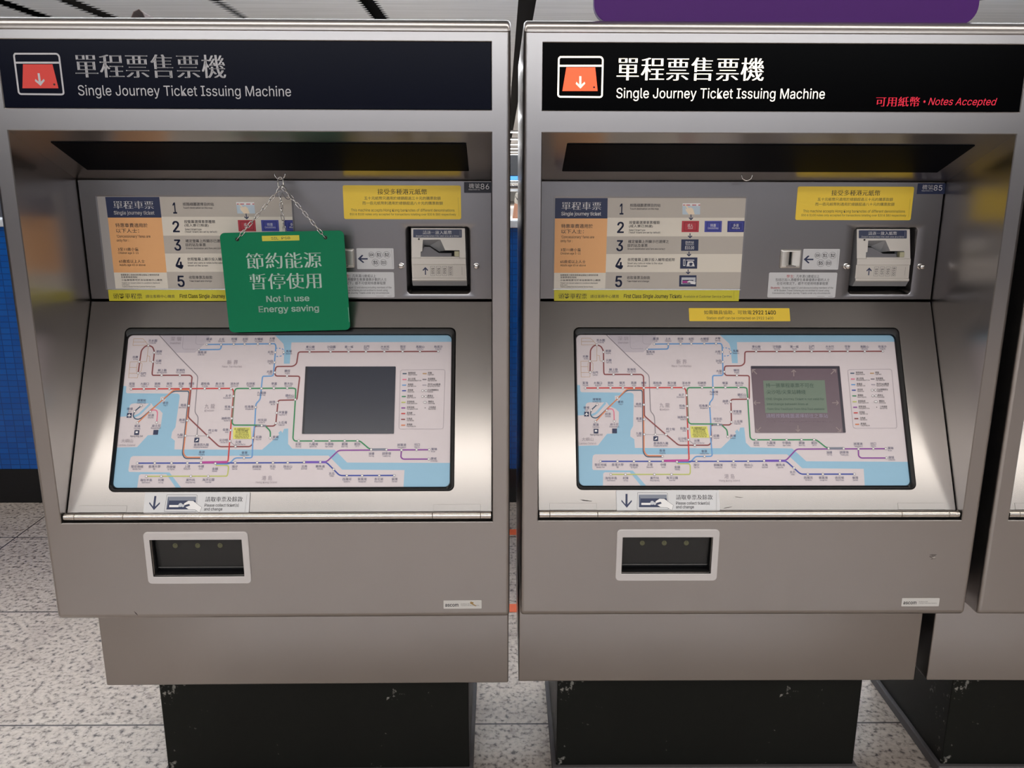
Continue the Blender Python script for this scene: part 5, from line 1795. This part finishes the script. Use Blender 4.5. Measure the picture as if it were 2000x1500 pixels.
m86 = copy_tree(m85)
m86.location = (X1_ - math.cos(A1), Y1_ - math.sin(A1), 0)
m86.rotation_euler = (0, 0, A1)
m86['label'] = 'steel ticket machine with unlit dark header and green notice hanging in its recess, number 86'
for nm in ('number_sticker', 'help_sticker', 'header_sign', 'map_screen', 'information_card', 'collect_sticker'):
    remove_part(m86, nm)
number_sticker(m86, '86')
header(m86, False)
map_screen(m86, False)
info_card(m86, 0.0195)
sticker(m86, 'collect_sticker', F_door, 0.2042, 0.4325, 0.4420, 0.4860, 0.002, WHITEST, ART_COLLECT, 0.2045, 0.4430, False, None, 0.0008, 0.0017)

# wear marks seen on single machines


def blotch(cx, cy, rx, ry, n, jit, seed, turn=0.0):
    rnd = random.Random(seed)
    out = []
    for i in range(n):
        a = 2 * math.pi * i / n
        k = 1 + rnd.uniform(-jit, jit)
        x, y = rx * k * math.cos(a), ry * k * math.sin(a)
        out.append((cx + x * math.cos(turn) - y * math.sin(turn), cy + x * math.sin(turn) + y * math.cos(turn)))
    return out


def mark(root, name, fr, items):
    bm, slots = bmesh.new(), []
    for i, (c, pts) in enumerate(items):
        m = flat(c)
        if m not in slots:
            slots.append(m)
        poly(bm, fr, pts, 0.00012 + 0.00004 * i, slots.index(m))
    return finish(bm, name, slots, root)


mark(m85, 'sticker_residue', F_face, [('residue_dark', blotch(0.9105, 0.7435, 0.0075, 0.0022, 14, 0.3, 1)), ('residue_dark', blotch(0.9070, 0.7395, 0.0045, 0.0016, 12, 0.35, 2)),
                                      ('residue_dark', blotch(0.9120, 0.7360, 0.0060, 0.0018, 12, 0.35, 3, 0.3)), ('residue', blotch(0.9135, 0.7375, 0.0040, 0.0014, 12, 0.3, 4))])
mark(m85, 'scuff_mark', F_door, [('scratch', blotch(0.1420, 0.4640, 0.0090, 0.0010, 14, 0.4, 5, 0.05)), ('residue_dark', blotch(0.1500, 0.4655, 0.0060, 0.0008, 12, 0.4, 6))])
mark(m85, 'scuff_mark', F_door, [('residue_dark', blotch(0.4800, 0.4570, 0.0110, 0.0009, 14, 0.5, 7, 0.15)), ('residue_dark', blotch(0.4560, 0.4800, 0.0090, 0.0010, 14, 0.5, 8, -0.2))])
mark(m86, 'scratch', F_face, [('scratch', blotch(0.1742, 0.6115, 0.0062, 0.0011, 12, 0.3, 9, -0.95))])
mark([c for c in children(m86) if c.name.split('.')[0] == 'maker_plate'][0], 'brown_stain', lambda x, z, d: F_face(x, z, d + 0.0011),
     [('stain', blotch(0.9165, 0.6330, 0.0042, 0.0032, 14, 0.35, 10)), ('stain', blotch(0.9215, 0.6285, 0.0060, 0.0013, 12, 0.35, 11, -0.6))])

# ------------------------------------------------------------------ green notice on a chain in machine 86
GREEN = mat('green_board', srgb(0, 128, 86), 0.4, spec=0.22)
d_b = 0.190
R86 = Matrix.Translation(m86.location) @ Matrix.Rotation(A1, 4, 'Z')
notice = thing('hanging_notice', 'green notice with white lettering hung on a steel chain in the unlit machine', 'sign')
notice.matrix_world = R86 @ Matrix.Translation((0.5013, d_b, 1.32175)) @ Matrix.Rotation(math.radians(-1.3), 4, 'Y')
F_board = lambda x, z, d: (x, -d, z)
bm = bmesh.new()
outl = rrect(-0.1365, 0.1365, -0.1112, 0.1112, 0.011, 6)
loft(bm, [[(x, 0.0015, z) for x, z in outl], [(x, -0.0012, z) for x, z in outl], [(x * 0.9975, -0.0015, z * 0.997) for x, z in outl]], True, True)
slots = [GREEN]
draw(bm, mm(F_board, 0, 0, True), ART_BOARD, slots, 0.00155)
brd = finish(bm, 'board', slots, notice)
bm = bmesh.new()
slots = [mat('tape_yellow', srgb(222, 212, 70), 0.4), flat('ink')]
slab(bm, F_board, -0.044, 0.038, 0.0915, 0.1030, 0.0005, 0.0016, 0.0022, 0.0001, 0, 1)
put_text(bm, mm(F_board, -0.003, 0.0972, True), 'SIL  PSB', '', -21, 21, 0, 5.4, 0.0023, 1)
finish(bm, 'label_tape', slots, notice)
EY = []
for x, z in ((-0.0985, 0.0965), (0.0955, 0.0965)):
    bm = bmesh.new()
    lathe(bm, (x, -0.0015, z), (0, -1, 0), [(0.0042, 0), (0.0042, 0.0008), (0.0022, 0.0010), (0.0020, 0.0002)], 16)
    finish(bm, 'eyelet', mat('eyelet_dark', srgb(60, 62, 58), 0.35, 1.0), notice, 40)
LINK = mat('chain_steel', (0.68, 0.66, 0.64, 1), 0.2, 1.0)


def link(bm, a, c, w, r, flip):
    a, c = Vector(a), Vector(c)
    ax = (c - a).normalized()
    side = Vector((0, 1, 0)).cross(ax).normalized()
    if flip:
        side = side.cross(ax).normalized()
    ln = (c - a).length / 2 - w
    mid = (a + c) / 2
    pts = []
    for i in range(8):
        t = math.radians(-90 + 180 * i / 7)
        pts.append(mid + ax * (ln + w * math.cos(t)) + side * (w * math.sin(t)))
    for i in range(8):
        t = math.radians(90 + 180 * i / 7)
        pts.append(mid + ax * (-ln + w * math.cos(t)) + side * (w * math.sin(t)))
    tube(bm, pts, r, 7, 0, True)


def chain(name, pts, n):
    bm = bmesh.new()
    P_ = [Vector(p) for p in pts]
    ln = [(q - p).length for p, q in zip(P_, P_[1:])]
    tot = sum(ln)

    def at(s):
        for p, q, l_ in zip(P_, P_[1:], ln):
            if s <= l_ or q is P_[-1]:
                return p + (q - p) * (s / l_)
            s -= l_
    pitch = tot / n
    for k in range(n):
        a, c = at(k * pitch), at((k + 1) * pitch)
        u = (c - a).normalized() * 0.0016
        link(bm, a - u, c + u, 0.0029, 0.00095, k % 2)
    return finish(bm, name, LINK, notice, 60)


top = notice.matrix_world.inverted() @ R86 @ Vector(F_hood(0.499, 0.219, 0.0135))
bm = bmesh.new()
link(bm, top + Vector((0.001, 0, 0.0025)), top + Vector((0.003, -0.006, -0.021)), 0.0058, 0.0016, False)
finish(bm, 'carrier_link', LINK, notice, 60)
ringp = top + Vector((0.003, -0.006, -0.018))
chain('chain', [ringp, ringp + Vector((-0.012, -0.002, -0.014)), (-0.0985, -0.0035, 0.0965)], 12)
chain('chain', [ringp, ringp + Vector((0.014, -0.002, -0.014)), (0.0955, -0.0035, 0.0965)], 12)
chain('chain_tail', [ringp + Vector((-0.003, -0.002, -0.010)), ringp + Vector((-0.002, -0.004, -0.060)), ringp + Vector((0.001, -0.004, -0.098))], 7)
bm = bmesh.new()
link(bm, ringp + Vector((0.001, -0.002, 0.002)), ringp + Vector((0.017, -0.003, -0.026)), 0.0062, 0.0013, False)
finish(bm, 'split_ring', mat('ring_dark', (0.2, 0.19, 0.19, 1), 0.3, 1.0), notice, 60)

# ------------------------------------------------------------------ purple sign standing on machine 85
ps = thing('purple_sign', 'purple rounded sign board standing on top of the lit ticket machine', 'sign', (0.5135, 0.07, Z_TOP - 0.0002))
bm = bmesh.new()
o_ = rrect(-0.376, 0.376, 0.0035, 0.34, 0.036, 8)
loft(bm, [[(x, 0.010, z) for x, z in o_], [(x, -0.009, z) for x, z in o_], [(x * 0.9985, -0.010, 0.0035 + (z - 0.0035) * 0.996 + 0.0006) for x, z in o_]], True, True)
finish(bm, 'sign_board', mat('purple_panel', srgb(72, 14, 108), 0.45, spec=0.3), ps)
for x in (-0.22, 0.22):
    bm = bmesh.new()
    box(bm, x - 0.02, x + 0.02, 0.0104, 0.04, 0.0002, 0.03)
    finish(bm, 'foot', STEEL, ps)

# small peaked stand-in for an unidentified thing, placed on top of machine 86
bm = bmesh.new()
a0 = [(-0.034, -0.03, 0), (-0.010, -0.03, 0.043), (0.002, -0.03, 0.048), (0.010, -0.03, 0.041), (0.026, -0.03, 0)]
b0 = [(x * 1.05, 0.04, z * 0.93) for x, _, z in a0]
va = [bm.verts.new(p) for p in a0]
vb = [bm.verts.new(p) for p in b0]
for i in range(4):
    bm.faces.new((va[i], va[i + 1], vb[i + 1], vb[i]))
fl = finish(bm, 'peaked_stand_in', mat('stand_in_taupe', srgb(126, 112, 112), 0.6), None, None, (-0.797, 0.215, Z_TOP))
sm = fl.modifiers.new('thickness', 'SOLIDIFY')
sm.thickness = 0.0012
tag(fl, 'small peaked taupe stand-in shape showing over the top edge of the unlit machine', 'leaflet')

# ------------------------------------------------------------------ person beyond the blue wall, glimpsed through the gap
SKIN = mat('skin', srgb(206, 150, 120), 0.5)
SHIRT = mat('white_shirt', srgb(214, 206, 192), 0.7)
nt, N, L, b = nodes_of(SHIRT)
wv = nt.nodes.new('ShaderNodeTexVoronoi')
wv.feature = 'DISTANCE_TO_EDGE'
wv.inputs['Scale'].default_value = 9
L.new(coords(nt, (1, 1, 1)), wv.inputs['Vector'])
L.new(ramp(nt, wv.outputs['Distance'], [(0.0, srgb(60, 60, 62)), (0.03, srgb(60, 60, 62)), (0.05, srgb(214, 206, 192))]), b.inputs['Base Color'])
TROUS = mat('dark_trousers', srgb(44, 48, 62), 0.7)
HAIR = mat('dark_hair', srgb(28, 24, 24), 0.6)


def skin_body(name, verts, edges, radii, m, parent, levels=2, root=0):
    me = bpy.data.meshes.new(name)
    me.from_pydata(verts, edges, [])
    o = bpy.data.objects.new(name, me)
    COL.objects.link(o)
    sk = o.modifiers.new('skin', 'SKIN')
    for i, r in enumerate(radii):
        d = me.skin_vertices[0].data[i]
        d.radius = (r, r) if not isinstance(r, tuple) else r
        d.use_root = i == root
    sub = o.modifiers.new('smooth', 'SUBSURF')
    sub.levels = sub.render_levels = levels
    dg = bpy.context.evaluated_depsgraph_get()
    me2 = bpy.data.meshes.new_from_object(o.evaluated_get(dg))
    bpy.data.objects.remove(o)
    me2.materials.clear()
    me2.materials.append(m)
    for p in me2.polygons:
        p.use_smooth = True
    me2.name = name
    o = bpy.data.objects.new(name, me2)
    COL.objects.link(o)
    o.parent = parent
    return o


per = thing('person', 'person in patterned pale top standing beyond the blue wall, arm seen through the gap', 'person', (0.30, 8.0, 0), math.radians(8))
vb_ = [(0, 0, 0.90), (0, 0, 1.08), (0, 0, 1.28), (0, 0.01, 1.38), (0, 0.0, 1.46), (0, -0.01, 1.56), (0, -0.01, 1.63),
       (-0.165, 0.0, 1.36), (-0.215, 0.01, 1.08), (-0.165, -0.12, 0.92), (-0.15, -0.17, 0.86),
       (0.165, 0.0, 1.36), (0.215, 0.01, 1.08), (0.175, -0.11, 0.90), (0.16, -0.16, 0.85),
       (-0.09, 0, 0.84), (-0.10, -0.01, 0.46), (-0.10, 0.02, 0.08), (-0.10, -0.12, 0.035),
       (0.09, 0, 0.84), (0.10, -0.01, 0.46), (0.10, 0.02, 0.08), (0.10, -0.12, 0.035)]
eb_ = [(0, 1), (1, 2), (2, 3), (3, 4), (4, 5), (5, 6), (3, 7), (7, 8), (8, 9), (9, 10), (3, 11), (11, 12), (12, 13), (13, 14), (0, 15), (15, 16), (16, 17), (17, 18), (0, 19), (19, 20), (20, 21), (21, 22)]
rb_ = [(0.14, 0.10), (0.12, 0.09), (0.14, 0.10), (0.10, 0.075), 0.05, (0.078, 0.095), (0.055, 0.07), 0.052, 0.038, 0.030, 0.026, 0.052, 0.038, 0.030, 0.026, 0.08, 0.055, 0.038, 0.03, 0.08, 0.055, 0.038, 0.03]
body = skin_body('body', vb_, eb_, rb_, SKIN, per)
skin_body('top', [(0, 0, 0.86), (0, 0, 1.08), (0, 0, 1.28), (0, 0.01, 1.375), (0, 0.005, 1.42), (-0.165, 0, 1.36), (-0.19, 0.005, 1.24), (0.165, 0, 1.36), (0.19, 0.005, 1.24)],
          [(0, 1), (1, 2), (2, 3), (3, 4), (3, 5), (5, 6), (3, 7), (7, 8)], [(0.165, 0.125), (0.14, 0.11), (0.155, 0.115), (0.12, 0.09), 0.062, 0.066, 0.060, 0.066, 0.060], SHIRT, per)
skin_body('trousers', [(0, 0, 0.92), (-0.09, 0, 0.82), (-0.10, -0.01, 0.46), (-0.10, 0.02, 0.09), (0.09, 0, 0.82), (0.10, -0.01, 0.46), (0.10, 0.02, 0.09)],
          [(0, 1), (1, 2), (2, 3), (0, 4), (4, 5), (5, 6)], [(0.15, 0.115), 0.095, 0.07, 0.058, 0.095, 0.07, 0.058], TROUS, per)
skin_body('hair', [(0, 0.03, 1.48), (0, 0.035, 1.56), (0, 0.02, 1.655)], [(0, 1), (1, 2)], [(0.07, 0.05), (0.088, 0.085), (0.066, 0.07)], HAIR, per)
for s in (-1, 1):
    for k in range(5):
        bm = bmesh.new()
        x = s * 0.152 + (k - 2) * 0.011
        if k < 4:
            ln = [0.058, 0.068, 0.072, 0.062][k]
            tube(bm, [(x, -0.185, 0.845), (x, -0.185 - ln * 0.45, 0.825), (x, -0.185 - ln * 0.6, 0.80), (x, -0.185 - ln * 0.5, 0.785)], [0.0085, 0.008, 0.007, 0.005], 8)
        else:
            tube(bm, [(s * 0.135, -0.165, 0.86), (s * 0.118, -0.195, 0.845), (s * 0.115, -0.215, 0.825)], [0.010, 0.009, 0.006], 8)
        finish(bm, 'finger', SKIN, body, 60)
    bm = bmesh.new()
    lathe(bm, (s * 0.028, -0.103, 1.565), (0, -1, 0), [(0.010, -0.008), (0.009, 0.0), (0.004, 0.004)], 12)
    finish(bm, 'eye', mat('eye_dark', srgb(40, 30, 28), 0.3), body, 60)
bm = bmesh.new()
tube(bm, [(0, -0.098, 1.565), (0, -0.112, 1.54), (0, -0.122, 1.525), (0, -0.104, 1.517)], [0.006, 0.010, 0.012, 0.008], 8)
finish(bm, 'nose', SKIN, body, 60)
bm = bmesh.new()
tube(bm, [(-0.02, -0.092, 1.492), (0, -0.100, 1.490), (0.02, -0.092, 1.492)], [0.002, 0.006, 0.002], 8)
finish(bm, 'mouth', mat('lips', srgb(168, 96, 88), 0.5), body, 60)
